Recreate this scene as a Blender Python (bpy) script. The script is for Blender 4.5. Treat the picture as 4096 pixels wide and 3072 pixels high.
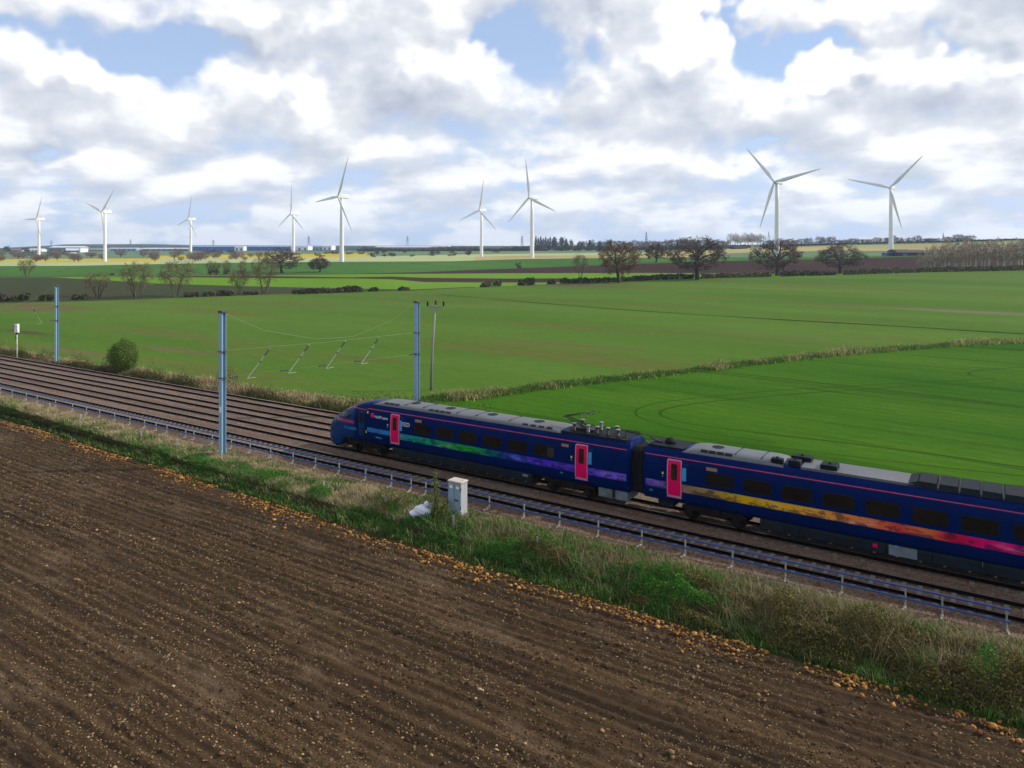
import bpy, bmesh, math, random
import numpy as np
from mathutils import Vector, Matrix

for o in list(bpy.data.objects):
    bpy.data.objects.remove(o)
SC = bpy.context.scene
COL = SC.collection
R = math.radians
rng = np.random.default_rng(7)
random.seed(7)

# ------------------------------------------------------------------ camera
PHI = R(33.19)          # the camera looks 33 degrees left of square-on to the tracks
PITCH = R(0.0)       # level camera, the frame shifted down: uprights stay upright
CAM_H = 15.0            # metres above the rail heads
FPX = 2916.0            # focal length in pixels of the 4096 px wide photograph
YPP = 1010.0            # row of the principal point
cam_d = bpy.data.cameras.new("camera")
cam_d.sensor_width = 36.0
cam_d.lens = 36.0 * FPX / 4096.0
cam_d.shift_y = -(1536.0 - YPP) / 4096.0
cam_d.clip_start = 0.5
cam_d.clip_end = 20000.0
cam = bpy.data.objects.new("camera", cam_d)
cam.location = (0, 0, CAM_H)
cam.rotation_euler = (R(90) - PITCH, 0, PHI)
COL.objects.link(cam)
SC.camera = cam
FWD = np.array([-math.sin(PHI), math.cos(PHI)])
RGT = np.array([math.cos(PHI), math.sin(PHI)])


def ue(px, py):
    """photo pixel -> (tangent of azimuth, tangent of elevation) of its sight line"""
    xn = (px - 2048.0) / FPX
    yn = (YPP - py) / FPX
    rf = math.cos(PITCH) + yn * math.sin(PITCH)
    rz = -math.sin(PITCH) + yn * math.cos(PITCH)
    return xn / rf, rz / rf


def uf(u, f, z=0.0):
    """world point at azimuth tangent u and forward distance f"""
    p = f * (u * RGT + FWD)
    return np.array([p[0], p[1], z])


# ------------------------------------------------------------------ light
SUN_EL = R(33)
SUN_AZ_CAM = R(84)      # to the right of the view direction
sd = FWD * math.cos(SUN_AZ_CAM) + RGT * math.sin(SUN_AZ_CAM)
SUN_DIR = Vector((sd[0] * math.cos(SUN_EL), sd[1] * math.cos(SUN_EL), math.sin(SUN_EL)))
sun_d = bpy.data.lights.new("sun", 'SUN')
sun_d.energy = 5.0
sun_d.angle = R(0.6)
sun_d.color = (1.0, 0.93, 0.82)
sun = bpy.data.objects.new("sun", sun_d)
sun.rotation_euler = SUN_DIR.to_track_quat('Z', 'Y').to_euler()
sun.location = (0, 0, 200)
COL.objects.link(sun)
SC.view_settings.view_transform = 'Standard'
SC.view_settings.look = 'None'
SC.view_settings.exposure = 0.0
SC.view_settings.gamma = 1.0
SC.cycles.use_denoising = True
SC.cycles.max_bounces = 6
SC.cycles.diffuse_bounces = 3
SC.cycles.glossy_bounces = 3
SC.cycles.transmission_bounces = 3
SC.cycles.volume_bounces = 0
SC.cycles.transparent_max_bounces = 6


# ------------------------------------------------------------------ node helpers
class NT:
    def __init__(self, tree):
        self.t = tree
        self.n = tree.nodes
        self.l = tree.links

    def node(self, typ, attrs=None, **ins):
        nd = self.n.new(typ)
        for k, v in (attrs or {}).items():
            setattr(nd, k, v)
        for k, v in ins.items():
            key = int(k[1:]) if k[0] == 'i' and k[1:].isdigit() else k.replace('_', ' ')
            s = nd.inputs[key]
            if isinstance(v, bpy.types.NodeSocket):
                self.l.new(v, s)
            else:
                s.default_value = v
        return nd

    def math(self, op, a, b=0.0, c=0.0, clamp=False):
        return self.node('ShaderNodeMath', {'operation': op, 'use_clamp': clamp}, i0=a, i1=b, i2=c).outputs[0]

    def vmath(self, op, a, b=(0, 0, 0), c=(0, 0, 0)):
        nd = self.node('ShaderNodeVectorMath', {'operation': op}, i0=a, i1=b, i2=c)
        return nd.outputs[1] if op in ('DOT_PRODUCT', 'LENGTH') else nd.outputs[0]

    def scale(self, a, s):
        return self.node('ShaderNodeVectorMath', {'operation': 'SCALE'}, i0=a, i3=s).outputs[0]

    def noise(self, vec, scale, detail=4.0, rough=0.55, dist=0.0):
        return self.node('ShaderNodeTexNoise', None, Vector=vec, Scale=scale, Detail=detail, Roughness=rough,
                         Distortion=dist).outputs[0]

    def ramp(self, fac, stops, interp='LINEAR'):
        nd = self.node('ShaderNodeValToRGB', None, Fac=fac)
        cr = nd.color_ramp
        cr.interpolation = interp
        while len(cr.elements) < len(stops):
            cr.elements.new(0.5)
        for el, (p, c) in zip(cr.elements, stops):
            el.position = p
            el.color = (c[0], c[1], c[2], 1.0)
        return nd.outputs[0]

    def mix(self, fac, a, b, blend='MIX'):
        nd = self.node('ShaderNodeMix', {'data_type': 'RGBA', 'blend_type': blend})
        for s, v in ((nd.inputs[0], fac), (nd.inputs[6], a), (nd.inputs[7], b)):
            if isinstance(v, bpy.types.NodeSocket):
                self.l.new(v, s)
            else:
                s.default_value = v if not isinstance(v, tuple) or len(v) == 4 else (*v, 1.0)
        return nd.outputs[2]

    def maprange(self, v, a, b, c=0.0, d=1.0, smooth=False):
        return self.node('ShaderNodeMapRange', {'interpolation_type': 'SMOOTHSTEP' if smooth else 'LINEAR'},
                         i0=v, i1=a, i2=b, i3=c, i4=d).outputs[0]


# ------------------------------------------------------------------ sky: clear sky with broken cumulus
world = bpy.data.worlds.new("World")
SC.world = world
world.use_nodes = True
W = NT(world.node_tree)
W.n.clear()
tcd = W.node('ShaderNodeTexCoord').outputs['Generated']
sky = W.node('ShaderNodeTexSky', {'sky_type': 'NISHITA', 'sun_disc': False, 'sun_elevation': SUN_EL,
                                  'sun_rotation': math.atan2(SUN_DIR.x, SUN_DIR.y), 'altitude': 50.0,
                                  'air_density': 1.2, 'dust_density': 0.7, 'ozone_density': 2.0}).outputs[0]
sky = W.mix(1.0, W.scale(sky, 0.125), (0.70, 0.86, 1.08), 'MULTIPLY')


def cloud_noise(d, wgt, det):
    """broken cumulus: big heaps overhead, smaller and flatter ones towards the horizon"""
    big = W.noise(W.vmath('MULTIPLY', d, (1.0, 1.0, 1.45)), 4.6, det, 0.52)
    far = W.noise(W.vmath('MULTIPLY', d, (1.0, 1.0, 2.6)), 11.0, det - 1.0, 0.50)
    return W.math('ADD', W.math('MULTIPLY', big, wgt), W.math('MULTIPLY', far, W.math('SUBTRACT', 1.0, wgt)))


def cloud_mass(uel):
    """large masses and gaps of this particular sky (display coordinates of the photograph, 2212 wide)"""
    mass = None
    for (bx, by, bw, bh, amp) in SKY_BLOBS:
        k = 4096.0 / 2212.0
        u0, e0 = ue(bx * k, by * k)
        su, se = FPX / (bw * k * 1.6), FPX / (bh * k * 1.6)
        g = W.node('ShaderNodeTexGradient', {'gradient_type': 'QUADRATIC_SPHERE'}, Vector=W.vmath(
            'MULTIPLY_ADD', uel, (su, se, 0), (-u0 * su, -e0 * se, 0))).outputs[1]
        mass = W.math('MULTIPLY_ADD', g, amp * 0.62, 0.0 if mass is None else mass)
    return mass


SKY_BLOBS = [
    (1420, 95, 200, 105, 0.46), (1300, 190, 330, 80, 0.26), (560, 45, 420, 75, 0.30), (600, 175, 120, 65, 0.22),
    (870, 150, 150, 80, 0.28), (110, 160, 190, 60, 0.30), (1850, 30, 190, 60, 0.28), (1830, 155, 190, 48, 0.28),
    (2080, 190, 130, 60, 0.24), (2190, 150, 90, 75, 0.26), (2150, 45, 90, 40, 0.15), (350, 230, 500, 80, 0.16),
    (1600, 240, 500, 60, 0.14), (1100, 330, 1100, 60, 0.08),
    (300, 112, 220, 46, -0.50), (60, 60, 150, 50, -0.30), (1080, 85, 160, 62, -0.46), (1590, 60, 45, 100, -0.34),
    (1640, 130, 70, 50, -0.36), (1760, 98, 120, 24, -0.26), (2060, 105, 110, 36, -0.34), (90, 300, 120, 36, -0.22),
    (1640, 315, 100, 24, -0.26), (1300, 30, 60, 40, -0.20),
]
tcd = W.vmath('NORMALIZE', tcd)
dz1 = W.node('ShaderNodeSeparateXYZ', None, i0=tcd).outputs[2]
rf = W.math('MAXIMUM', W.vmath('DOT_PRODUCT', tcd, (FWD[0], FWD[1], 0)), 0.12)
el = W.math('DIVIDE', dz1, rf)
uel = W.node('ShaderNodeCombineXYZ', None, i0=W.math('DIVIDE', W.vmath('DOT_PRODUCT', tcd, (RGT[0], RGT[1], 0)), rf),
             i1=el).outputs[0]
LIGHT_OFF = Vector((RGT[0], RGT[1], 0)) * 0.010 + Vector((0, 0, 0.030))
wgt = W.maprange(dz1, 0.03, 0.20, 0.0, 1.0, True)
n1 = cloud_noise(tcd, wgt, 6.0)
n2 = cloud_noise(W.vmath('ADD', tcd, tuple(LIGHT_OFF)), wgt, 4.0)
wv = W.node('ShaderNodeTexNoise', None, Vector=tcd, Scale=11.0, Detail=3.0, Roughness=0.6).outputs[1]
uel = W.vmath('ADD', uel, W.vmath('MULTIPLY', W.vmath('SUBTRACT', wv, (0.5, 0.5, 0.5)), (0.26, 0.16, 0.0)))
m1 = cloud_mass(uel)
m2 = cloud_mass(W.vmath('ADD', uel, (0.012, 0.026, 0)))
c1 = W.math('ADD', n1, m1)
relief = W.math('SUBTRACT', c1, W.math('ADD', n2, m2))
alpha = W.maprange(c1, 0.35, 0.505, 0.0, 1.0, True)
thick = W.maprange(c1, 0.45, 0.85, 0.0, 1.0, True)
lit = W.maprange(relief, -0.19, 0.19, 0.0, 1.0, False)
lit = W.math('MULTIPLY_ADD', thick, -0.05, lit)
cloud_col = W.ramp(lit, [(0.0, (0.50, 0.55, 0.66)), (0.26, (0.66, 0.71, 0.80)), (0.46, (0.82, 0.85, 0.91)),
                         (0.60, (1.03, 1.04, 1.06)), (0.82, (1.22, 1.22, 1.22))])
# air light: the deck pales towards the horizon
cloud_col = W.mix(W.maprange(el, 0.0, 0.18, 0.62, 0.0, True), cloud_col, (0.84, 0.91, 1.03))
sky_col = W.mix(W.maprange(el, 0.0, 0.30, 0.88, 0.52, True), sky, (0.64, 0.78, 1.06))
col = W.mix(alpha, sky_col, cloud_col)
# below the horizon the dome shows the dull green land
col = W.mix(W.maprange(dz1, -0.06, -0.01, 1.0, 0.0, True), col, (0.11, 0.14, 0.06))
bg = W.node('ShaderNodeBackground', None, Color=col, Strength=1.0)
W.l.new(bg.outputs[0], W.node('ShaderNodeOutputWorld').inputs[0])
world.cycles.sampling_method = 'MANUAL'
world.cycles.sample_map_resolution = 1024


# ------------------------------------------------------------------ object helpers
def tag(o, label=None, cat=None, group=None, kind=None):
    for k, v in (("label", label), ("category", cat), ("group", group), ("kind", kind)):
        if v:
            o[k] = v
    return o


def link(name, me, mat=None, parent=None, loc=None, rot=None):
    o = bpy.data.objects.new(name, me)
    COL.objects.link(o)
    if mat is not None and me is not None and len(me.materials) == 0:
        me.materials.append(mat)
    if parent is not None:
        o.parent = parent
    if loc is not None:
        o.location = [float(v) for v in loc]
    if rot is not None:
        o.rotation_euler = rot
    return o


def empty(name, loc=(0, 0, 0), rz=0.0, **kw):
    o = bpy.data.objects.new(name, None)
    o.empty_display_size = 0.2
    COL.objects.link(o)
    o.location = [float(v) for v in loc]
    o.rotation_euler = (0, 0, rz)
    return tag(o, **kw)


def mesh_np(name, verts, faces, smooth=False, cols=None):
    """mesh from numpy arrays; faces is an (n,3) or (n,4) array or a list of such"""
    if not isinstance(faces, list):
        faces = [faces]
    faces = [np.asarray(f, dtype=np.int32) for f in faces if len(f)]
    me = bpy.data.meshes.new(name)
    verts = np.asarray(verts, dtype=np.float32)
    me.vertices.add(len(verts))
    me.vertices.foreach_set("co", verts.ravel())
    nl = sum(f.size for f in faces)
    npol = sum(len(f) for f in faces)
    me.loops.add(nl)
    me.polygons.add(npol)
    me.loops.foreach_set("vertex_index", np.concatenate([f.ravel() for f in faces]))
    tot = np.concatenate([np.full(len(f), f.shape[1], np.int32) for f in faces])
    st = np.concatenate([[0], np.cumsum(tot)[:-1]]).astype(np.int32)
    me.polygons.foreach_set("loop_start", st)
    me.polygons.foreach_set("loop_total", tot)
    if smooth:
        me.polygons.foreach_set("use_smooth", np.ones(npol, dtype=bool))
    me.update(calc_edges=True)
    if cols is not None:
        a = me.color_attributes.new("tint", 'FLOAT_COLOR', 'POINT')
        c = np.ones((len(verts), 4), np.float32)
        c[:, :3] = cols
        a.data.foreach_set("color", c.ravel())
    return me


class MB:
    """collects simple shapes into one mesh"""

    def __init__(self):
        self.v, self.f = [], []

    def add(self, vs, fs):
        b = len(self.v)
        self.v += [tuple(float(c) for c in p) for p in vs]
        self.f += [tuple(b + i for i in f) for f in fs]
        return self

    def box(self, x0, x1, y0, y1, z0, z1, bev=0.0):
        if bev > 0:
            b = bev
            ring = [(x0 + b, y0), (x1 - b, y0), (x1, y0 + b), (x1, y1 - b), (x1 - b, y1), (x0 + b, y1), (x0, y1 - b),
                    (x0, y0 + b)]
            cx, cy = (x0 + x1) / 2, (y0 + y1) / 2
            inn = [(cx + (x - cx) * (1 - 2 * b / max(x1 - x0, 1e-6)), cy + (y - cy) * (1 - 2 * b / max(y1 - y0, 1e-6)))
                   for x, y in ring]
            vs = [(x, y, z0) for x, y in inn] + [(x, y, z0 + b) for x, y in ring] + [(x, y, z1 - b) for x, y in ring] \
                + [(x, y, z1) for x, y in inn]
            fs = [tuple(range(7, -1, -1)), tuple(range(24, 32))]
            for r in range(3):
                for i in range(8):
                    j = (i + 1) % 8
                    fs.append((r * 8 + i, r * 8 + j, r * 8 + 8 + j, r * 8 + 8 + i))
            return self.add(vs, fs)
        vs = [(x, y, z) for z in (z0, z1) for x, y in ((x0, y0), (x1, y0), (x1, y1), (x0, y1))]
        return self.add(vs, [(3, 2, 1, 0), (4, 5, 6, 7), (0, 1, 5, 4), (1, 2, 6, 5), (2, 3, 7, 6), (3, 0, 4, 7)])

    def tube(self, pts, rad, n=6, cap=True):
        pts = [np.array(p, float) for p in pts]
        if not hasattr(rad, '__len__'):
            rad = [rad] * len(pts)
        vs, fs = [], []
        for i, p in enumerate(pts):
            t = pts[min(i + 1, len(pts) - 1)] - pts[max(i - 1, 0)]
            t = t / (np.linalg.norm(t) + 1e-9)
            a = np.cross(t, (0, 0, 1.0) if abs(t[2]) < 0.9 else (1.0, 0, 0))
            a /= np.linalg.norm(a)
            b = np.cross(t, a)
            for k in range(n):
                an = 2 * math.pi * k / n
                vs.append(p + rad[i] * (math.cos(an) * a + math.sin(an) * b))
        for i in range(len(pts) - 1):
            for k in range(n):
                j = (k + 1) % n
                fs.append((i * n + k, i * n + j, (i + 1) * n + j, (i + 1) * n + k))
        if cap:
            fs.append(tuple(range(n - 1, -1, -1)))
            fs.append(tuple((len(pts) - 1) * n + k for k in range(n)))
        return self.add(vs, fs)

    def lathe(self, prof, n=12, origin=(0, 0, 0)):
        """prof: (radius, z)"""
        ox, oy, oz = origin
        vs = [(ox + r * math.cos(2 * math.pi * k / n), oy + r * math.sin(2 * math.pi * k / n), oz + z)
              for r, z in prof for k in range(n)]
        fs = [(i * n + k, i * n + (k + 1) % n, (i + 1) * n + (k + 1) % n, (i + 1) * n + k)
              for i in range(len(prof) - 1) for k in range(n)]
        fs += [tuple(range(n - 1, -1, -1)), tuple((len(prof) - 1) * n + k for k in range(n))]
        return self.add(vs, fs)

    def extrude_x(self, prof, x0, x1):
        """closed (y,z) outline pushed along x"""
        n = len(prof)
        vs = [(x0, y, z) for y, z in prof] + [(x1, y, z) for y, z in prof]
        fs = [(i, (i + 1) % n, n + (i + 1) % n, n + i) for i in range(n)]
        fs += [tuple(range(n - 1, -1, -1)), tuple(range(n, 2 * n))]
        return self.add(vs, fs)

    def mesh(self, name, smooth=False):
        me = bpy.data.meshes.new(name)
        me.from_pydata(self.v, [], self.f)
        me.validate()
        bm = bmesh.new()
        bm.from_mesh(me)
        bmesh.ops.recalc_face_normals(bm, faces=bm.faces)
        bm.to_mesh(me)
        bm.free()
        if smooth:
            me.polygons.foreach_set("use_smooth", np.ones(len(me.polygons), dtype=bool))
        return me

    def build(self, name, mat, parent=None, smooth=False, **kw):
        return link(name, self.mesh(name, smooth), mat, parent, **kw)


def copy_tree(o, parent=None):
    c = o.copy()
    COL.objects.link(c)
    c.parent = parent
    for ch in list(o.children):
        copy_tree(ch, c)
    return c


def lin(r, g, b, k=1.0):
    f = lambda c: (c / 255.0 / 12.92 if c <= 10 else ((c / 255.0 + 0.055) / 1.055) ** 2.4) * k
    return (f(r), f(g), f(b))


# ------------------------------------------------------------------ materials
def new_mat(name):
    m = bpy.data.materials.new(name)
    m.use_nodes = True
    t = NT(m.node_tree)
    t.n.clear()
    b = t.node('ShaderNodeBsdfPrincipled')
    o = t.node('ShaderNodeOutputMaterial')
    t.l.new(b.outputs[0], o.inputs[0])
    return m, t, b


def mat(name, col, rough=0.6, metal=0.0, var=0.18, scale=3.0, bump=0.0, bscale=20.0, spec=0.5, dirt=None, coat=0.0,
        stretch=(1, 1, 1)):
    m, t, b = new_mat(name)
    co = t.node('ShaderNodeTexCoord').outputs['Object']
    co = t.vmath('MULTIPLY', co, stretch)
    n = t.noise(co, scale, 5.0, 0.6)
    c = t.mix(t.maprange(n, 0.3, 0.7, 0.0, 1.0), tuple(x * (1 - var) for x in col), tuple(min(1, x * (1 + var)) for x in col))
    if dirt:
        c = t.mix(t.maprange(t.noise(co, scale * 0.37, 6.0, 0.65), 0.50, 0.68, 0.0, dirt[1]), c, dirt[0])
    t.l.new(c, b.inputs['Base Color'])
    b.inputs['Roughness'].default_value = rough
    b.inputs['Metallic'].default_value = metal
    b.inputs['Specular IOR Level'].default_value = spec
    b.inputs['Coat Weight'].default_value = coat
    if bump > 0:
        bn = t.node('ShaderNodeBump', None, Strength=bump, Distance=0.02, Height=t.noise(co, bscale, 4.0, 0.6))
        t.l.new(bn.outputs[0], b.inputs['Normal'])
    return m


def tint_mat(name, rough=0.8, trans=0.0, spec=0.25, var=0.12):
    """plants: colour of each blade or leaf comes from the mesh"""
    m, t, b = new_mat(name)
    a = t.node('ShaderNodeVertexColor', {'layer_name': 'tint'}).outputs[0]
    t.l.new(a, b.inputs['Base Color'])
    b.inputs['Roughness'].default_value = rough
    b.inputs['Specular IOR Level'].default_value = spec
    if trans > 0:
        tr = t.node('ShaderNodeBsdfTranslucent', None, Color=a)
        mx = t.node('ShaderNodeMixShader', None, i0=trans, i1=b.outputs[0], i2=tr.outputs[0])
        t.l.new(mx.outputs[0], next(n for n in t.n if n.type == 'OUTPUT_MATERIAL').inputs[0])
    return m


def field_mat(name, col, col2, big=0.02, small=1.2, stretch=(0.25, 1.0, 1.0), rot=0.0, patch=None, rows=0.0, amt=1.0,
              fine=0.25, spots=()):
    """crop or soil seen from the air: broad drifts, drill rows, fine mottling, bare patches"""
    m, t, b = new_mat(name)
    geo = t.node('ShaderNodeNewGeometry').outputs['Position']
    mp = t.node('ShaderNodeMapping', None, Vector=geo, Rotation=(0, 0, rot)).outputs[0]
    st = t.vmath('MULTIPLY', mp, stretch)
    f = t.maprange(t.noise(st, big * 4, 4.0, 0.6), 0.32, 0.68)
    c = t.mix(t.math('MULTIPLY', f, amt), col, col2)
    if rows > 0:
        wv = t.node('ShaderNodeTexWave', {'bands_direction': 'Y'}, Vector=mp, Scale=rows, Distortion=1.5, Detail=2.0,
                    Detail_Scale=0.6).outputs[1]
        c = t.mix(t.math('MULTIPLY', wv, 0.22), c, tuple(x * 0.72 for x in col))
    if patch:
        pn = t.noise(t.vmath('MULTIPLY', mp, patch[2]), patch[3], 6.0, 0.68)
        c = t.mix(t.maprange(pn, patch[4], patch[4] + 0.12, 0.0, patch[1]), c, patch[0])
    for (sx, sy, rx, ry, sc_, amt_) in spots:      # worn, thinly grown places
        g_ = t.node('ShaderNodeTexGradient', {'gradient_type': 'QUADRATIC_SPHERE'}, Vector=t.vmath(
            'MULTIPLY_ADD', geo, (1 / rx, 1 / ry, 0), (-sx / rx, -sy / ry, 0))).outputs[1]
        nz_ = t.noise(t.vmath('MULTIPLY', geo, (0.08, 0.5, 1)), 0.7, 5.0, 0.65)
        c = t.mix(t.math('MULTIPLY', t.maprange(t.math('MULTIPLY', g_, nz_), 0.10, 0.38, 0.0, 1.0), amt_), c, sc_)
    fn = t.noise(st, small * 3, 3.0, 0.7)
    c = t.mix(t.maprange(fn, 0.30, 0.72, 0.0, fine), c, tuple(x * 0.45 for x in col))
    t.l.new(c, b.inputs['Base Color'])
    b.inputs['Roughness'].default_value = 0.9
    b.inputs['Specular IOR Level'].default_value = 0.02
    bn = t.node('ShaderNodeBump', None, Strength=0.5, Distance=0.08, Height=t.noise(geo, 5.0, 3.0, 0.7))
    t.l.new(bn.outputs[0], b.inputs['Normal'])
    return m


K = 0.50


def _spot(px, py, rx, ry, col, amt):
    u_, e_ = ue(px, py)
    p_ = uf(u_, (-1.0 - CAM_H) / e_)
    return (p_[0], p_[1], rx, ry, lin(*col, K), amt)


SPOTS = [_spot(150, 1228, 60, 30, (128, 108, 82), 0.9), _spot(120, 1330, 30, 5, (104, 84, 66), 0.9), _spot(250, 1400, 45, 4, (140, 120, 92), 0.8),
         _spot(700, 1400, 40, 5, (136, 118, 88), 0.8), _spot(2330, 1162, 70, 30, (120, 104, 84), 0.9), _spot(2250, 1385, 40, 5, (128, 116, 78), 0.8),
         _spot(1500, 1440, 26, 4, (124, 112, 72), 0.7), _spot(3000, 1350, 60, 9, (122, 124, 74), 0.6), _spot(3900, 1265, 60, 12, (150, 146, 116), 0.7)]
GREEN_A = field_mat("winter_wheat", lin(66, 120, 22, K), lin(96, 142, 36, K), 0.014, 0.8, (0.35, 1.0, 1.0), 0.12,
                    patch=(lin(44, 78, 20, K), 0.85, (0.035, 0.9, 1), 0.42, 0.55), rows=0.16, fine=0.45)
GREEN_B = field_mat("young_barley_shaded", lin(90, 132, 44, K), lin(116, 148, 62, K), 0.006, 0.5, (0.25, 1.0, 1.0), 0.06,
                    patch=(lin(124, 122, 66, K), 0.8, (0.05, 0.45, 1), 0.16, 0.52), fine=0.35, spots=SPOTS)  # crop green kept darker than the far fields, cloud shade in its colour
GREEN_D = field_mat("bright_ley", lin(116, 162, 44, K), lin(128, 172, 56, K), 0.004, 0.2, (0.2, 1, 1), 0.5, fine=0.12)
GREEN_E = field_mat("dark_ley", lin(76, 124, 52, K), lin(94, 140, 58, K), 0.004, 0.2, (0.2, 1, 1), 0.5,
                    patch=(lin(62, 72, 50, K), 0.7, (0.02, 0.16, 1), 0.5, 0.57), fine=0.12)
PALE_F = field_mat("pale_pasture", lin(180, 196, 136, .6), lin(200, 202, 152, .6), 0.004, 0.1, (0.2, 1, 1), 0.5, fine=0.1)
STRAW_F = field_mat("straw_stubble", lin(206, 188, 132, .6), lin(168, 160, 108, .6), 0.004, 0.1, (0.2, 1, 1), 0.5, fine=0.1)
RAPE_F = field_mat("rape_in_flower", lin(240, 210, 30, .52), lin(214, 196, 70, .52), 0.006, 0.15, (0.2, 1, 1), 0.5, fine=0.12)
OLIVE_C = field_mat("fallow_earth", lin(82, 80, 58, K), lin(70, 90, 50, K), 0.006, 0.2, (0.2, 1.0, 1), 0.5, fine=0.15)
BROWN_R = field_mat("distant_plough", lin(72, 54, 52, K), lin(84, 64, 58, K), 0.006, 0.3, (0.2, 1, 1), 0.5, fine=0.2)
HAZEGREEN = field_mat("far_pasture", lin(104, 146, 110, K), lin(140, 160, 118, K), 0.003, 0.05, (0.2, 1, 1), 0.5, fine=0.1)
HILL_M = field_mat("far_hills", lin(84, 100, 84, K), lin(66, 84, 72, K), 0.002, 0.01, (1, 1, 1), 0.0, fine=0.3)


# ------------------------------------------------------------------ land: curves across the view, near to far
# each curve: photo pixels along a field boundary, and how far away that boundary is at the left / centre / right
Z_FIELD = -1.0
Y_SCRUB = 52.6          # back of the railway land on the far side


def curve(pts, fs):
    us, es = zip(*[ue(*p) for p in pts])
    return (np.array(us), np.array(es), fs)


CURVES = {
    'c1': curve([(0, 1213), (370, 1204), (740, 1191), (1185, 1174), (1640, 1163), (1926, 1148), (2222, 1135),
                 (2500, 1124), (2889, 1111), (3148, 1106), (3704, 1089), (4096, 1081)], (230, 320, 420)),
    'c2': curve([(0, 1111), (203, 1109), (407, 1120), (633, 1134), (1000, 1145), (1407, 1154), (1655, 1158),
                 (1926, 1146), (2222, 1133), (2500, 1122), (2889, 1109), (3148, 1104), (3704, 1087), (4096, 1079)],
                (370, 331, 426)),
    'c3': curve([(0, 1110), (203, 1108), (400, 1106), (600, 1108), (1000, 1112), (1400, 1114), (1565, 1117),
                 (1700, 1128), (2000, 1130), (2250, 1130), (2400, 1123), (2889, 1108), (3148, 1103), (3704, 1086),
                 (4096, 1078)], (376, 380, 431)),
    'c4': curve([(0, 1108), (400, 1104), (600, 1105), (1000, 1103), (1400, 1109), (1565, 1106), (1700, 1111),
                 (2000, 1114), (2250, 1114), (2400, 1119), (2889, 1107), (3148, 1102), (3704, 1085), (4096, 1077)],
                (382, 400, 436)),
    'c5': curve([(0, 1107), (400, 1103), (1000, 1101), (1400, 1097), (2000, 1093), (2600, 1092), (2900, 1093),
                 (3148, 1094), (3704, 1080), (4096, 1072)], (388, 432, 452)),
    'c6': curve([(0, 1106), (400, 1102), (1000, 1099), (1400, 1095), (1700, 1088), (1900, 1079), (2600, 1054),
                 (2900, 1044), (3300, 1036), (3711, 1024), (4096, 1016)], (394, 480, 540)),
    'c7': curve([(0, 1064), (300, 1063), (700, 1055), (1000, 1050), (1367, 1047), (1800, 1045), (2100, 1036),
                 (2500, 1031), (2900, 1030), (3300, 1026), (3700, 1019), (4096, 1011)], (560, 640, 600)),
    'c8': curve([(0, 1047), (700, 1045), (1000, 1040), (1367, 1041), (1900, 1027), (2100, 1023), (2600, 1018),
                 (2900, 1013), (3300, 1004), (3560, 1003), (3700, 1000), (4096, 992)], (800, 830, 690)),
    'c9': curve([(0, 1036), (700, 1033), (1000, 1030), (1367, 1028), (1900, 1017), (2600, 1009), (2900, 1003),
                 (3300, 994), (3700, 986), (4096, 976)], (1050, 1000, 790)),
    'c10': curve([(0, 1028), (700, 1022), (1000, 1018), (1367, 1014), (1900, 1009), (2600, 1003), (2900, 996),
                  (3300, 984), (3700, 976), (4096, 966)], (1300, 1150, 870)),
    'c11': curve([(0, 1006), (700, 1005), (1000, 1004), (1367, 1003), (1900, 1002), (2600, 999), (2900, 988),
                  (3300, 977), (3700, 969), (4096, 958)], (1750, 1500, 980)),
    'c12': curve([(0, 992), (200, 982), (260, 977), (600, 976), (760, 980), (1100, 981), (1500, 983), (2600, 984),
                  (2900, 980), (3300, 974), (3700, 966), (4096, 955)], (4800, 4200, 1500)),
}
ORDER = ['c1', 'c2', 'c3', 'c4', 'c5', 'c6', 'c7', 'c8', 'c9', 'c10', 'c11', 'c12']
DITCH = curve([(0, 1890), (1690, 1603), (1900, 1586), (2222, 1543), (2778, 1482), (3333, 1417), (3889, 1374),
               (4096, 1365)], None)


def curve_fz(c, u):
    us, es, fs = c
    e = np.interp(u, us, es)
    f = np.interp(u, [-0.70, 0.0, 0.70], fs)
    return f, CAM_H + e * f


def f_line(u, y):
    """forward distance at which azimuth u meets the line Y = y parallel to the tracks"""
    return y / np.maximum(u * RGT[1] + FWD[1], 0.12)


def ditch_f(u):
    fe = (CAM_H - Z_FIELD) / -np.interp(u, DITCH[0], DITCH[1])
    return np.maximum(fe, f_line(u, Y_SCRUB) + 0.3)


def column(u):
    """(forward distance, height) of every boundary at azimuth u, near to far"""
    out = [(f_line(u, Y_SCRUB), Z_FIELD), (ditch_f(u), Z_FIELD)]
    for k in ORDER:
        f, z = curve_fz(CURVES[k], u)
        out.append((f, z))
    fs = [out[0][0]]
    zs = [out[0][1]]
    for f, z in out[1:]:
        fs.append(max(f, fs[-1] + 0.05))
        zs.append(z)
    return np.array(fs), np.array(zs)


def ground_z(u, f):
    fs, zs = column(u)
    return float(np.interp(f, fs, zs))


def on_land(px, py):
    """point of the far land seen at a photo pixel"""
    u, e = ue(px, py)
    fs, zs = column(u)
    for i in range(len(fs) - 1):
        a = zs[i] - (CAM_H + e * fs[i])
        b = zs[i + 1] - (CAM_H + e * fs[i + 1])
        if a <= 0 <= b or (i == len(fs) - 2):
            t = 0.0 if abs(b - a) < 1e-6 else min(1, max(0, -a / (b - a)))
            f = fs[i] + t * (fs[i + 1] - fs[i])
            return uf(u, f, zs[i] + t * (zs[i + 1] - zs[i])), f
    return uf(u, fs[-1], zs[-1]), fs[-1]


def at_dist(px, f, dz=0.0):
    """point of the far land at photo column px and forward distance f"""
    u, _ = ue(px, 1000)
    return uf(u, f, ground_z(u, f) + dz)


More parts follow.
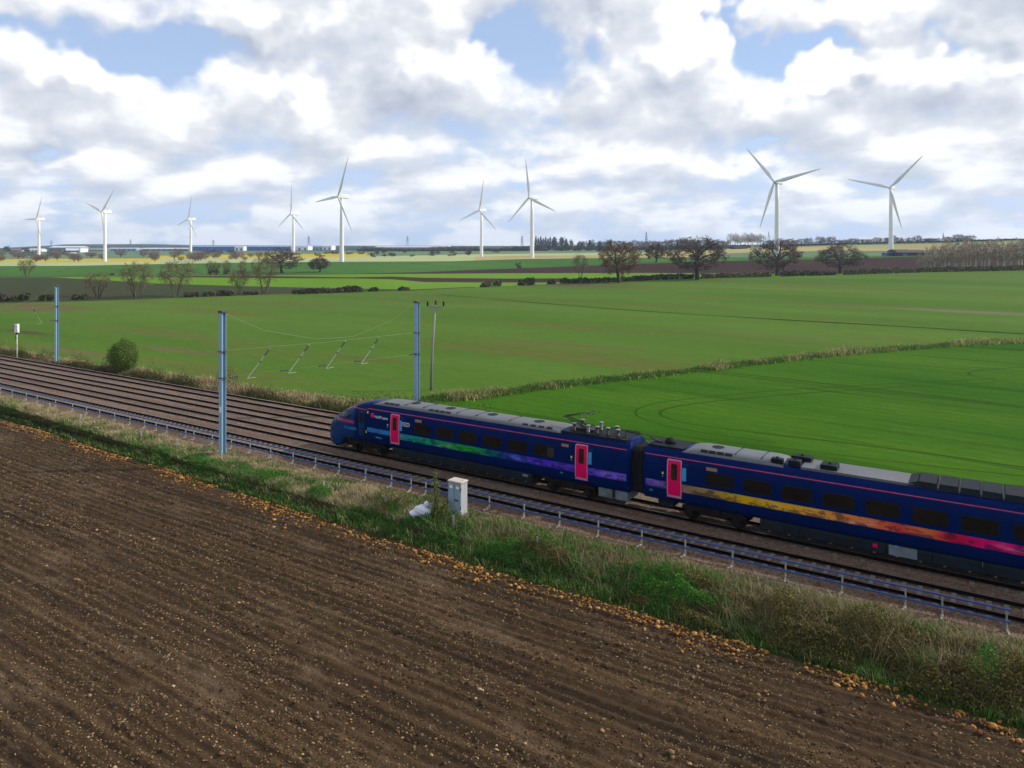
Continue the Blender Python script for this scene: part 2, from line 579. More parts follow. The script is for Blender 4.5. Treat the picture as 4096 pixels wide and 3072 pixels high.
def on_plane(px, py, z):
    u, e = ue(px, py)
    return uf(u, (z - CAM_H) / e, z)


def on_line(px, py, y, z=0.0):
    """point on the line Y = y (parallel to the tracks) at the azimuth of a photo pixel"""
    u, _ = ue(px, py)
    return uf(u, float(f_line(u, y)), z)


def band(name, i0, i1, u0, u1, rows, m, label=None):
    """one field between boundary i0 and i1 of column()"""
    nu = max(6, int((u1 - u0) * 110))
    us = np.linspace(u0, u1, nu)
    vs = np.zeros((nu, rows + 1, 3))
    for i, u in enumerate(us):
        fs, zs = column(u)
        t = np.linspace(0, 1, rows + 1)
        f = fs[i0] * (fs[i1] / fs[i0]) ** t
        z = np.interp(f, fs[i0:i1 + 1], zs[i0:i1 + 1])
        p = f[:, None] * (u * RGT + FWD)[None, :]
        vs[i, :, 0], vs[i, :, 1], vs[i, :, 2] = p[:, 0], p[:, 1], z
    idx = np.arange(nu * (rows + 1)).reshape(nu, rows + 1)
    q = np.stack([idx[:-1, :-1], idx[1:, :-1], idx[1:, 1:], idx[:-1, 1:]], -1).reshape(-1, 4)
    o = link(name, mesh_np(name, vs.reshape(-1, 3), q, smooth=True), m)
    return tag(o, label, None, None, 'structure')


def U(px):
    return ue(px, 1040)[0]


UL, UR = -1.05, 1.15
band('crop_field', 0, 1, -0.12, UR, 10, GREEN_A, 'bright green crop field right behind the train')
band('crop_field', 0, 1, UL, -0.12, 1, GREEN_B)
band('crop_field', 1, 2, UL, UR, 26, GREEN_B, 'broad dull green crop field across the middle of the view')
band('fallow_field', 2, 3, UL, U(1900), 6, OLIVE_C, 'dull brown-olive field behind the hedge clumps on the left')
band('crop_field', 2, 3, U(1900), UR, 2, GREEN_D)
band('crop_field', 3, 4, UL, UR, 4, GREEN_D, 'narrow bright green field beyond the brown field')
band('ploughed_strip', 4, 5, UL, U(2400), 3, BROWN_R)
band('crop_field', 4, 5, U(2400), UR, 2, GREEN_D)
band('crop_field', 5, 6, UL, UR, 4, GREEN_D)
band('ploughed_strip', 6, 7, UL, UR, 5, BROWN_R, 'dark brown ploughed field behind the row of bare oaks')
band('pasture', 7, 8, UL, UR, 6, GREEN_E)
band('pasture', 8, 9, UL, U(1900), 4, PALE_F)
band('stubble_field', 8, 9, U(1900), U(2850), 4, STRAW_F)
band('pasture', 8, 9, U(2850), UR, 4, HAZEGREEN)
band('rape_field', 9, 10, UL, U(640), 3, RAPE_F, 'yellow rape field in flower far away on the left')
band('pasture', 9, 10, U(640), U(2600), 3, PALE_F)
band('stubble_field', 9, 10, U(2600), UR, 3, STRAW_F)
band('pasture', 10, 11, UL, U(640), 3, HAZEGREEN)
band('rape_field', 10, 11, U(640), U(1480), 3, RAPE_F, 'yellow rape field in flower in front of the long blue shed')
band('pasture', 10, 11, U(1480), U(2900), 3, HAZEGREEN)
band('stubble_field', 10, 11, U(2900), UR, 3, STRAW_F)
band('pasture', 11, 12, UL, UR, 4, HAZEGREEN)
band('hills', 12, 13, UL, UR, 10, HILL_M)

# everything out of view: a dull green plain under it all
mb = MB()
mb.add([(-6000, -6000, -3.0), (6000, -6000, -3.0), (6000, 6000, -3.0), (-6000, 6000, -3.0)], [(0, 1, 2, 3)])
tag(mb.build('ground', GREEN_E), kind='structure')

# ------------------------------------------------------------------ railway land
T_Y = [37.28, 40.68, 44.08, 47.48]       # track centre lines, near to far
X0, X1 = -430.0, 70.0


def vnoise(x, y, seed=0):
    """smooth value noise on numpy arrays"""
    def h(i, j):
        n = (i * 374761393 + j * 668265263 + seed * 974711) & 0x7fffffff
        n = (n ^ (n >> 13)) * 1274126177 & 0x7fffffff
        return ((n ^ (n >> 16)) & 0xffff) / 65535.0
    xi, yi = np.floor(x).astype(np.int64), np.floor(y).astype(np.int64)
    fx, fy = x - xi, y - yi
    fx, fy = fx * fx * (3 - 2 * fx), fy * fy * (3 - 2 * fy)
    return (h(xi, yi) * (1 - fx) + h(xi + 1, yi) * fx) * (1 - fy) + (h(xi, yi + 1) * (1 - fx) + h(xi + 1, yi + 1) * fx) * fy


def fbm(x, y, oct=4, seed=0):
    s, a, t = 0.0, 1.0, 0.0
    for k in range(oct):
        s = s + a * vnoise(x * 2 ** k, y * 2 ** k, seed + k)
        t += a
        a *= 0.5
    return s / t


def edge_y(x):
    """edge of the ploughed field"""
    return np.interp(x, [-430, -95, -80, -55, -38, -22, -8, 2, 40], [33.2, 32.6, 32.3, 31.5, 30.8, 30.5, 30.3, 30.0, 29.6])


def strip(name, xs, prof, m, noise=0.0, nscale=1.0, kind='structure', label=None):
    """ribbon of land along the tracks: prof(x) -> list of (y, z)"""
    P = np.array([[(x, y, z) for y, z in prof(x)] for x in xs])
    n, k = P.shape[:2]
    if noise > 0:
        amp = np.ones(k)
        amp[0] = amp[-1] = 0
        P[:, :, 2] += noise * (fbm(P[:, :, 0] / nscale, P[:, :, 1] / nscale, 4, 5) - 0.5) * amp[None, :]
    idx = np.arange(n * k).reshape(n, k)
    q = np.stack([idx[:-1, :-1], idx[1:, :-1], idx[1:, 1:], idx[:-1, 1:]], -1).reshape(-1, 4)
    return tag(link(name, mesh_np(name, P.reshape(-1, 3), q, smooth=True), m), label, None, None, kind)


def ballast_mat():
    m, t, b = new_mat("ballast")
    g = t.node('ShaderNodeNewGeometry').outputs['Position']
    v = t.node('ShaderNodeTexVoronoi', None, Vector=g, Scale=13.0)
    c = t.mix(t.maprange(t.node('ShaderNodeSeparateColor', None, Color=v.outputs[1]).outputs[0], 0.0, 1.0),
              lin(96, 76, 64, K), lin(178, 148, 126, K))
    # rust and brake dust lie in drifts along the rails
    st = t.vmath('MULTIPLY', g, (0.06, 1.3, 1.0))
    c = t.mix(t.maprange(t.noise(st, 0.8, 5.0, 0.6), 0.42, 0.66, 0.0, 0.65), c, lin(96, 72, 62, K))
    c = t.mix(t.maprange(t.noise(g, 0.5, 5.0, 0.7), 0.5, 0.75, 0.0, 0.5), c, lin(150, 136, 130, K))
    t.l.new(c, b.inputs['Base Color'])
    b.inputs['Roughness'].default_value = 0.95
    b.inputs['Specular IOR Level'].default_value = 0.2
    bn = t.node('ShaderNodeBump', None, Strength=0.9, Distance=0.05, Height=v.outputs[0])
    t.l.new(bn.outputs[0], b.inputs['Normal'])
    return m


BALLAST = ballast_mat()
EARTH = field_mat("bank_earth", lin(84, 72, 50, K), lin(64, 78, 36, K), 0.06, 1.5, (0.6, 1, 1), 0.0, fine=0.4)
CESS = field_mat("cess_dirt", lin(112, 98, 84, K), lin(92, 82, 66, K), 0.10, 2.5, (0.5, 1, 1), 0.0, fine=0.4)
xs = np.concatenate([np.linspace(X0, -130, 40), np.linspace(-128, 12, 260), np.linspace(14, X1, 20)])
bal_y = np.concatenate([[34.3, 34.8, 35.3, 35.75, 36.05], np.linspace(36.3, 48.6, 50), [48.9, 49.3, 49.8, 50.4]])
bal_z = np.interp(bal_y, [34.3, 34.8, 35.6, 36.05, 48.9, 49.4, 50.4], [-0.42, -0.36, -0.34, -0.185, -0.185, -0.30, -0.75])
bal_z = np.where((bal_y > 36.05) & (bal_y < 38.5), -0.235, bal_z)
strip('track_bed', xs, lambda x: list(zip(bal_y, bal_z)), BALLAST, 0.07, 0.35)
strip('bank', xs, lambda x: [(edge_y(x) - 0.4, -1.24), (edge_y(x) + 0.3, -1.12), (edge_y(x) + 1.0, -0.98),
                             (edge_y(x) * 0.5 + 16.4, -0.72), (33.6, -0.50), (34.3, -0.42)], EARTH, 0.22, 1.1)
strip('bank', xs, lambda x: [(50.4, -0.75), (50.9, -0.98), (51.4, -1.06), (52.0, -1.03), (Y_SCRUB + 0.1, -1.003)], EARTH, 0.15, 1.3)

# ------------------------------------------------------------------ tracks
RAIL_SIDE = mat("rail_rust_shaded", lin(26, 19, 18, 0.4), 0.85, 0.0, 0.2, 2.0, spec=0.05)  # rust taken down to near-black, the shade of the rail sides included
RAIL_TOP = mat("rail_head", (0.20, 0.19, 0.18), 0.40, 1.0, 0.1, 2.0)
CONC = mat("sleeper_concrete", lin(150, 140, 130, 0.40), 0.85, 0.0, 0.22, 1.4, 0.4, 30.0)
rail_prof = [(-0.07, -0.159), (0.07, -0.159), (0.07, -0.148), (0.010, -0.128), (0.010, -0.042), (0.035, -0.036),
             (0.035, -0.003), (0.030, 0.0), (-0.030, 0.0), (-0.035, -0.003), (-0.035, -0.036), (-0.010, -0.042),
             (-0.010, -0.128), (-0.07, -0.148)]
rail_me = MB().extrude_x(rail_prof, X0, X1).mesh('rail')
rail_me.materials.append(RAIL_SIDE)
rail_me.materials.append(RAIL_TOP)
for p in rail_me.polygons:
    if p.normal.z > 0.6 and p.center.z > -0.004:
        p.material_index = 1
sl = MB()
for s in (-1, 1):
    sl.add([(-0.13, s * 0.25, -0.36), (0.13, s * 0.25, -0.36), (0.13, s * 1.25, -0.36), (-0.13, s * 1.25, -0.36),
            (-0.10, s * 0.25, -0.175), (0.10, s * 0.25, -0.175), (0.11, s * 1.22, -0.165), (-0.11, s * 1.22, -0.165)],
           [(3, 2, 1, 0), (4, 5, 6, 7), (0, 1, 5, 4), (1, 2, 6, 5), (2, 3, 7, 6), (3, 0, 4, 7)])
sl.add([(-0.12, -0.25, -0.36), (0.12, -0.25, -0.36), (0.12, 0.25, -0.36), (-0.12, 0.25, -0.36),
        (-0.095, -0.25, -0.178), (0.095, -0.25, -0.178), (0.095, 0.25, -0.178), (-0.095, 0.25, -0.178)],
       [(3, 2, 1, 0), (4, 5, 6, 7), (0, 1, 5, 4), (1, 2, 6, 5), (2, 3, 7, 6), (3, 0, 4, 7)])
sleeper_me = sl.mesh('sleeper')
sleeper_me.materials.append(CONC)
sv = np.array([v.co[:] for v in sleeper_me.vertices])
sf = np.array([list(p.vertices) for p in sleeper_me.polygons])


def sleepers_joined(name, xlist, parent):
    n = len(xlist)
    V = np.repeat(sv[None], n, 0)
    V[:, :, 0] += np.array(xlist)[:, None]
    V[:, :, 2] -= 0.022          # nearly drowned in ballast
    Fq = (sf[None] + (np.arange(n) * len(sv))[:, None, None]).reshape(-1, 4)
    return tag(link(name, mesh_np(name, V.reshape(-1, 3), Fq), CONC, parent), None, None, None, 'stuff')


for i, ty in enumerate(T_Y):
    tr = empty('railway_track', (0, ty, 0), kind='structure')
    for s in (-1, 1):
        link('rail', rail_me, None, tr, (0, s * 0.7525, 0))
    allx = np.arange(X0 + 1, X1 - 1, 0.65)
    if i == 0:
        near = [x for x in allx if -78 < x < 4]
        for x in near:
            link('sleeper', sleeper_me, None, tr, (x, 0, random.uniform(-0.008, 0.008)), (0, 0, random.uniform(-0.012, 0.012)))
        allx = [x for x in allx if not -78 < x < 4]
    sleepers_joined('sleepers', list(allx), tr)

# ------------------------------------------------------------------ the train
NAVY = mat("navy_paint", (0.0004, 0.0088, 0.072), 0.30, 0.0, 0.12, 0.8, spec=0.03, dirt=((0.002, 0.008, 0.05), 0.35))
CABBLUE = mat("cab_blue_paint", (0.003, 0.028, 0.110), 0.26, 0.0, 0.12, 0.8, spec=0.10)
MAGENTA = mat("magenta_paint", lin(226, 0, 92, 0.78), 0.4, 0.0, 0.06, 1.0, spec=0.12)
PINKLINE = mat("pink_line", lin(190, 40, 96, 0.8), 0.4, 0.0, 0.25, 0.6)
DOORFRAME = mat("door_edge_white", lin(214, 160, 190, 0.6), 0.4, 0.0, 0.06, 2.0)
GLASSD = mat("dark_glass", (0.006, 0.0055, 0.005), 0.05, 0.0, 0.5, 1.2, spec=0.42)
GLASSW = mat("bronze_glass", (0.020, 0.013, 0.009), 0.10, 0.0, 0.5, 0.8, spec=0.5)
BLACKR = mat("black_rubber", (0.010, 0.010, 0.012), 0.7, 0.0, 0.3, 2.0, spec=0.12)
ROOFG = mat("roof_grey", lin(158, 163, 174, 0.24), 0.55, 0.0, 0.12, 0.9, dirt=(lin(96, 96, 98, 0.6), 0.75))
ROOFD = mat("roof_dark", lin(24, 34, 44, 0.5), 0.6, 0.0, 0.3, 1.5, spec=0.12)
UNDER = mat("underframe_grey", lin(30, 44, 54, 0.6), 0.7, 0.0, 0.25, 1.2, dirt=(lin(54, 42, 34, 0.6), 0.45), spec=0.1)
UNDERL = mat("equipment_grey", lin(120, 134, 146, 0.6), 0.6, 0.0, 0.2, 1.5, dirt=(lin(60, 54, 48, 0.7), 0.7))
BOGIE = mat("bogie_dirt", lin(38, 34, 34, 0.55), 0.85, 0.0, 0.3, 3.0, spec=0.1)
CYANP = mat("cyan_panel", lin(46, 150, 214, 0.8), 0.4, 0.0, 0.05, 1.0)
YELLP = mat("yellow_sign", lin(214, 214, 40, 0.8), 0.4, 0.0, 0.05, 1.0)
TANP = mat("display_tan", lin(150, 118, 76, 0.7), 0.4, 0.0, 0.1, 1.0)
GREENP = mat("green_sign", lin(40, 150, 120, 0.6), 0.4, 0.0, 0.05, 1.0)
WHITEP = mat("white_print", lin(226, 230, 240, 0.85), 0.4, 0.0, 0.03, 1.0)
STEELD = mat("dark_steel", lin(34, 38, 44, 0.6), 0.5, 0.0, 0.2, 2.0, spec=0.2)
CERAM = mat("insulator_glaze", lin(60, 48, 46, 0.8), 0.25, 0.0, 0.15, 4.0)
INSW = mat("insulator_pale", lin(150, 152, 158, 0.5), 0.4, 0.0, 0.1, 4.0)

HALF = [(1.18, .92), (1.27, 1.05), (1.33, 1.30), (1.355, 1.65), (1.36, 2.05), (1.355, 2.45), (1.335, 2.85), (1.30, 3.15),
        (1.25, 3.36), (1.17, 3.55), (1.05, 3.70), (.88, 3.80), (.62, 3.86), (.30, 3.885), (0, 3.89)]
HZ = np.array([p[1] for p in HALF])
HY = np.array([p[0] for p in HALF])
NX = [0, .07, .2, .4, .7, 1.1, 1.6, 2.1, 2.7, 3.3, 3.9, 4.6]
NW = [.40, .66, .85, 1.0, 1.11, 1.19, 1.255, 1.295, 1.325, 1.345, 1.355, 1.36]
NTOP = [1.50, 1.66, 1.82, 2.02, 2.28, 2.56, 2.86, 3.11, 3.38, 3.61, 3.78, 3.89]
NBOT = [.92, .62, .42, .28, .22, .22, .30, .86, .92, .92, .92, .92]


def side_y(z, x=9.0, nose=False):
    if nose and x < 4.6:
        b, t, w = np.interp(x, NX, NBOT), np.interp(x, NX, NTOP), np.interp(x, NX, NW) / 1.36
        zs = .92 + (z - b) / max(t - b, 1e-3) * (3.89 - .92)
        return float(np.interp(zs, HZ, HY)) * w
    return float(np.interp(z, HZ, HY))


def section(x, nose):
    if nose and x < 4.6:
        b, t, w = np.interp(x, NX, NBOT), np.interp(x, NX, NTOP), np.interp(x, NX, NW) / 1.36
    else:
        b, t, w = .92, 3.89, 1.0
    half = [(y * w, b + (z - .92) / (3.89 - .92) * (t - b)) for y, z in HALF]
    return [(x, -y, z) for y, z in half] + [(x, y, z) for y, z in half[-2::-1]]


def body_mesh(name, length, nose):
    xs_ = (list(NX) if nose else [0.45, 0.5, 0.7]) + [6, 9, 14, 19, 24, length - .7, length - .5, length - .45]
    rings = []
    for x in xs_:
        s = section(x, nose)
        if (not nose and x < 0.48) or x > length - .48:
            s = [(px, py * .97, 2.4 + (pz - 2.4) * .985) for px, py, pz in s]
        rings.append(s)
    n = len(rings[0])
    V = np.array(rings).reshape(-1, 3)
    idx = np.arange(len(V)).reshape(len(rings), n)
    q = np.stack([idx[:-1], np.roll(idx[:-1], -1, 1), np.roll(idx[1:], -1, 1), idx[1:]], -1).reshape(-1, 4)[:, ::-1]
    fs = [tuple(f) for f in q] + [tuple(idx[0]), tuple(idx[-1][::-1])]
    mbx = MB().add(V, fs)
    me = mbx.mesh(name, True)
    return me


def panel(x0, x1, z0, z1, off=0.008, r=0.0, rim=0.03, nx=1, nose=False, shear=0.0, holes=None):
    """plate lying on the near side of the body, rounded corners, with a returned edge"""
    zs_ = [z0, z1] if r <= 0 else sorted(set([z0 + r * k for k in (0, .15, .4, .7, 1)] + [z1 - r * k for k in (0, .15, .4, .7, 1)]))
    if r <= 0:
        k = max(1, int((z1 - z0) / 0.22))
        zs_ = list(np.linspace(z0, z1, k + 1))
    else:
        zz = []
        for a, b in zip(zs_[:-1], zs_[1:]):
            k = max(1, int((b - a) / 0.25))
            zz += list(np.linspace(a, b, k + 1))[:-1]
        zs_ = zz + [zs_[-1]]
    rows = []
    for z in zs_:
        d = min(z - z0, z1 - z)
        ins = r - math.sqrt(max(0, r * r - (r - d) ** 2)) if d < r else 0.0
        sh = shear * (z - z0)
        rows.append([(x, z) for x in np.linspace(x0 + ins + sh, x1 - ins + sh, nx + 1)])
    V, F_ = [], []
    m = nx + 1
    for row in rows:
        for x, z in row:
            V.append((x, -(side_y(z, x, nose) + off), z))
    for i in range(len(rows) - 1):
        for j in range(nx):
            F_.append((i * m + j, i * m + j + 1, (i + 1) * m + j + 1, (i + 1) * m + j))
    ring = [(0, j) for j in range(m)] + [(i, m - 1) for i in range(1, len(rows))] + \
           [(len(rows) - 1, j) for j in range(m - 2, -1, -1)] + [(i, 0) for i in range(len(rows) - 2, 0, -1)]
    base = len(V)
    for i, j in ring:
        x, y, z = V[i * m + j]
        V.append((x, y + off + rim, z))
    L = len(ring)
    for k in range(L):
        a, b = ring[k], ring[(k + 1) % L]
        F_.append((a[0] * m + a[1], base + k, base + (k + 1) % L, b[0] * m + b[1]))
    return MB().add(V, F_)


def stripe_mat(name, stops, length=26.0):
    """printed band: a run of colours with a skyline of darker shapes"""
    m, t, b = new_mat(name)
    co = t.node('ShaderNodeTexCoord').outputs['Object']
    sp = t.node('ShaderNodeSeparateXYZ', None, i0=co)
    wob = t.math('MULTIPLY_ADD', t.noise(t.vmath('MULTIPLY', co, (0.9, 1, 2.2)), 1.2, 3.0), 0.05, -0.025)
    fx = t.math('ADD', t.math('DIVIDE', sp.outputs[0], length), wob)
    c = t.ramp(fx, [(p / length, lin(*cc, .74)) for p, cc in stops])
    n = t.noise(t.vmath('MULTIPLY', co, (1.0, 1, 2.6)), 1.5, 6.0, 0.62)
    hgt = t.math('MULTIPLY_ADD', sp.outputs[2], -0.22, 0.40)      # shapes stand on the lower edge
    dark = t.maprange(t.math('ADD', n, hgt), 0.50, 0.56, 0.0, 0.88)
    c2 = t.mix(dark, c, t.mix(0.78, c, (0.004, 0.010, 0.03)))
    lt = t.maprange(t.noise(t.vmath('MULTIPLY', co, (0.6, 1, 3.5)), 1.1, 4.0, 0.6), 0.56, 0.70, 0.0, 0.22)
    c3 = t.mix(lt, c2, t.mix(0.55, c, (0.9, 0.9, 0.9)))
    t.l.new(c3, b.inputs['Base Color'])
    b.inputs['Specular IOR Level'].default_value = 0.1
    b.inputs['Roughness'].default_value = 0.35
    return m


ST1 = stripe_mat("stripe_print_cool", [(0, (20, 70, 140)), (5.0, (44, 120, 196)), (7, (44, 130, 200)), (8, (36, 140, 150)),
                                       (10, (30, 160, 130)), (12.5, (20, 150, 70)), (14, (34, 170, 50)), (15.3, (16, 130, 100)),
                                       (16.6, (20, 60, 120)), (17.8, (60, 76, 200)), (19.5, (84, 50, 210)), (22.5, (92, 56, 200)),
                                       (25.5, (116, 88, 216))])
ST2 = stripe_mat("stripe_print_warm", [(0, (92, 60, 190)), (2.2, (110, 80, 170)), (2.9, (150, 120, 100)), (4.4, (170, 136, 60)),
                                       (6, (216, 176, 20)), (8, (226, 176, 30)), (10, (240, 168, 70)), (12, (236, 130, 66)),
                                       (13.6, (220, 70, 60)), (14.6, (226, 120, 70)), (15.6, (206, 20, 60)), (17, (226, 10, 120)),
                                       (21, (230, 20, 140)), (26, (220, 30, 150))])

NOSE_X = -43.2
train = empty('passenger_train', (NOSE_X, T_Y[1], 0.0))
tag(train, 'dark blue electric passenger train with magenta doors and a rainbow stripe', 'train')


def text_mesh(body, size, extrude=0.004):
    cu = bpy.data.curves.new('lettering', 'FONT')
    cu.body = body
    cu.size = size
    cu.extrude = extrude
    ob = bpy.data.objects.new('lettering_tmp', cu)
    COL.objects.link(ob)
    dg = bpy.context.evaluated_depsgraph_get()
    me = bpy.data.meshes.new_from_object(ob.evaluated_get(dg))
    bpy.data.objects.remove(ob)
    return me


def lettering(body, x, z, width, height, parent, m, off=0.014):
    me = text_mesh(body, 1.0)
    xs_ = [v.co.x for v in me.vertices]
    ys_ = [v.co.y for v in me.vertices]
    sx, sy = width / (max(xs_) - min(xs_)), height / (max(ys_) - min(ys_))
    for v in me.vertices:
        px, py, pz = (v.co.x - min(xs_)) * sx, (v.co.y - min(ys_)) * sy, v.co.z
        v.co = (x + px, -(side_y(z + py) + off + pz), z + py)
    me.update()
    me.materials.clear()
    me.materials.append(m)
    return link('lettering', me, None, parent)


wheel_me = MB()
prof = [(0.02, -.07), (.12, -.075), (.36, -.03), (.40, -.06), (.44, -.06), (.44, .03), (.47, .045), (.47, .075), (.36, .04), (.1, .06), (.02, .06)]
wheel_me.lathe(prof, 20)
wheel_me = wheel_me.mesh('wheel', True)
wheel_me.materials.append(BOGIE)


def bogie(parent, cx):
    f = MB()
    for s in (-1, 1):
        y = s * 1.02
        yy = sorted((y - .09, y + .09))
        pts = [(-1.75, .62), (-1.15, .70), (-.75, .52), (.75, .52), (1.15, .70), (1.75, .62), (1.75, .80), (1.1, .92), (-1.1, .92), (-1.75, .80)]
        n = len(pts)
        f.add([(cx + px, yy[0], pz) for px, pz in pts] + [(cx + px, yy[1], pz) for px, pz in pts],
              [tuple(range(n)), tuple(range(2 * n - 1, n - 1, -1))] + [(i, n + i, n + (i + 1) % n, (i + 1) % n) for i in range(n)])
        for ax in (-1.3, 1.3):
            f.box(cx + ax - .2, cx + ax + .2, *sorted((s * 1.0, s * 1.22)), .30, .62, 0.04)
            f.tube([(cx + ax, s * 1.2, .45), (cx + ax, s * 1.27, .45)], 0.13, 10)
        f.tube([(cx - .35, s * 1.12, .55), (cx - .35, s * 1.12, .95)], .10, 8)
        f.tube([(cx + .35, s * 1.12, .55), (cx + .35, s * 1.12, .95)], .10, 8)
        f.tube([(cx - 1.3, s * 1.18, .62), (cx - .5, s * 1.2, .82)], .045, 6)
        f.tube([(cx + 1.3, s * 1.18, .62), (cx + .5, s * 1.2, .82)], .045, 6)
    f.box(cx - .4, cx + .4, -.95, .95, .45, .9)
    f.box(cx - .9, cx + .9, -.55, .55, .35, .75)
    f.build('bogie', BOGIE, parent)
    for ax in (-1.3, 1.3):
        MB().tube([(cx + ax, -.74, .44), (cx + ax, .74, .44)], .08, 8).build('axle', BOGIE, parent)
        for s in (-1, 1):
            link('wheel', wheel_me, None, parent, (cx + ax, s * .752, .44), (R(90) * s, 0, 0))


def door(parent, cx, w=0.86):
    z0, z1 = 1.27, 3.33
    panel(cx - w / 2, cx + w / 2, z0, z1, 0.012, 0.10).build('door_frame', DOORFRAME, parent)
    panel(cx - w / 2 + .055, cx + w / 2 - .055, z0 + .05, z1 - .055, 0.022, 0.08).build('door', MAGENTA, parent)
    panel(cx - .185, cx + .185, 2.18, 3.10, 0.028, 0.09).build('door_window', GLASSW, parent)
    panel(cx - w / 2 + .01, cx + w / 2 - .01, 1.20, 1.265, 0.05, 0.0, 0.06).build('door_step', DOORFRAME, parent)
    panel(cx + w / 2 + .03, cx + w / 2 + .26, 2.23, 2.95, 0.010, 0.03).build('information_panel', CYANP, parent)
    panel(cx - w / 2 - .30, cx - w / 2 - .20, 2.42, 2.55, 0.010, 0.03).build('warning_sign', YELLP, parent)
    panel(cx - w / 2 - .30, cx - w / 2 - .22, 2.28, 2.34, 0.010, 0.01).build('door_button', CYANP, parent)
    panel(cx - w / 2 - 1.05, cx - w / 2 - .86, 1.36, 1.45, 0.010, 0.01).build('notice', GREENP, parent)
    panel(cx + w / 2 + .15, cx + w / 2 + .34, 3.03, 3.18, 0.010, 0.02).build('notice', CABBLUE, parent)


def train_window(parent, x0, w=1.42):
    panel(x0 - .035, x0 + w + .035, 2.225, 2.945, 0.004, 0.13).build('window_seal', BLACKR, parent)
    panel(x0, x0 + w, 2.26, 2.91, 0.009, 0.11).build('window', GLASSD, parent)


def cowl(parent, x0, x1, m, htop=4.02, w=.98, slope=.9, vents=()):
    """raised roof fairing with rounded shoulders and sloping ends"""
    prof_ = [(-w, 3.74), (-w * .97, 3.86), (-w * .84, htop - .05), (-w * .5, htop), (0, htop + .015), (w * .5, htop),
             (w * .84, htop - .05), (w * .97, 3.86), (w, 3.74)]
    secs = [(x0, .0), (x0 + slope * .5, .75), (x0 + slope, 1.0), (x1 - slope * .6, 1.0), (x1 - slope * .2, .8), (x1, 0.0)]
    V, F_ = [], []
    n = len(prof_)
    for x, k in secs:
        for y, z in prof_:
            V.append((x, y, 3.74 + (z - 3.74) * k))
    for i in range(len(secs) - 1):
        for j in range(n - 1):
            F_.append((i * n + j, i * n + j + 1, (i + 1) * n + j + 1, (i + 1) * n + j))
    c = MB().add(V, F_).build('roof_cowl', m, parent, smooth=True)
    for vx in vents:
        y = -w * .84
        MB().add([(vx, -w * .955, 3.885), (vx + .40, -w * .955, 3.885), (vx + .40, y + .04, htop - .035), (vx, y + .04, htop - .035),
                  (vx, -w * .955 - .015, 3.895), (vx + .40, -w * .955 - .015, 3.895), (vx + .40, y + .03, htop - .015), (vx, y + .03, htop - .015)],
                 [(4, 5, 6, 7), (0, 1, 5, 4), (1, 2, 6, 5), (2, 3, 7, 6), (3, 0, 4, 7)]).build('roof_vent', ROOFD, parent)
    return c


def roof_fan(parent, cx, z=4.045, r=.36):
    MB().lathe([(r, -.03), (r, .005), (r * .9, .015), (r * .2, .012)], 16, (cx, 0.05, z)).build('roof_fan', ROOFD, parent)


def underfloor(parent, x0, x1, boxes):
    prof_ = [(-1.16, 1.0), (-1.20, .80), (-1.17, .38), (-1.02, .27), (1.02, .27), (1.17, .38), (1.20, .80), (1.16, 1.0)]
    n = int(round((x1 - x0) / 1.95))
    st = (x1 - x0) / n
    for i in range(n):
        MB().extrude_x(prof_, x0 + i * st + .012, x0 + (i + 1) * st - .012).build('underfloor_panel', UNDER, parent)
    for bx0, bx1, bz0, bz1, m in boxes:
        MB().box(bx0, bx1, -1.225, -1.15, bz0, bz1).build('equipment_grille', m, parent)
    for i in range(n * 2):
        xx = x0 + (i + .5) * st / 2
        MB().box(xx - .05, xx + .05, -1.215, -1.15, .34, .38).build('panel_latch', TANP, parent)


# ---- leading carriage
L1 = 26.05
car1 = link('leading_carriage', body_mesh('leading_carriage', L1, True), NAVY, train)
car1.data.materials.append(CABBLUE)
for p in car1.data.polygons:
    if p.center.x < 3.6:
        p.material_index = 1
# cab
panel(1.72, 2.72, 2.50, 2.84, 0.012, 0.10, 0.03, 8, True, 0.55).build('cab_side_window', GLASSD, car1)
panel(3.72, 4.38, 1.34, 3.28, 0.006, 0.08, 0.02, 2, True).build('cab_door', BLACKR, car1)
panel(3.80, 4.30, 1.40, 3.22, 0.014, 0.06, 0.02, 2, True).build('cab_door_leaf', CABBLUE, car1)
panel(3.88, 4.22, 2.30, 3.05, 0.020, 0.05, 0.02, 2, True).build('cab_door_window', GLASSD, car1)
panel(1.25, 3.30, 2.14, 2.37, 0.014, 0.02, 0.02, 10, True).build('nose_banner', mat("banner_magenta", lin(150, 20, 96, 0.8), 0.4, 0, .1), car1)
panel(1.45, 3.10, 2.235, 2.265, 0.018, 0.0, 0.02, 10, True).build('banner_print', PINKLINE, car1)
V, F_ = [], []
ws = [1.05, 1.35, 1.7, 2.1, 2.45, 2.75]
for x in ws:
    t_, w_ = np.interp(x, NX, NTOP), np.interp(x, NX, NW)
    for k in np.linspace(-1, 1, 9):
        s_ = section(x, True)
        j = int(round(14 + k * 4.2))
        j = max(0, min(28, j))
        V.append((x - .006, s_[j][1] * 1.004, s_[j][2] + .014))
for i in range(len(ws) - 1):
    for j in range(8):
        F_.append((i * 9 + j, i * 9 + j + 1, (i + 1) * 9 + j + 1, (i + 1) * 9 + j))
MB().add(V, F_).build('windscreen', GLASSD, car1, True)
for z_ in (1.02,):
    panel(.52, .86, 1.30, 1.52, 0.012, 0.06, 0.02, 3, True).build('headlight', GLASSD, car1)
MB().box(-.02, .35, -.12, .12, .62, .86, .03).build('coupler', STEELD, car1)
MB().box(.9, 1.25, -1.0, 1.0, .12, .30, .04).build('obstacle_deflector', BLACKR, car1)
panel(4.60, 4.72, 3.08, 3.22, 0.010, 0.03).build('warning_sign', YELLP, car1)
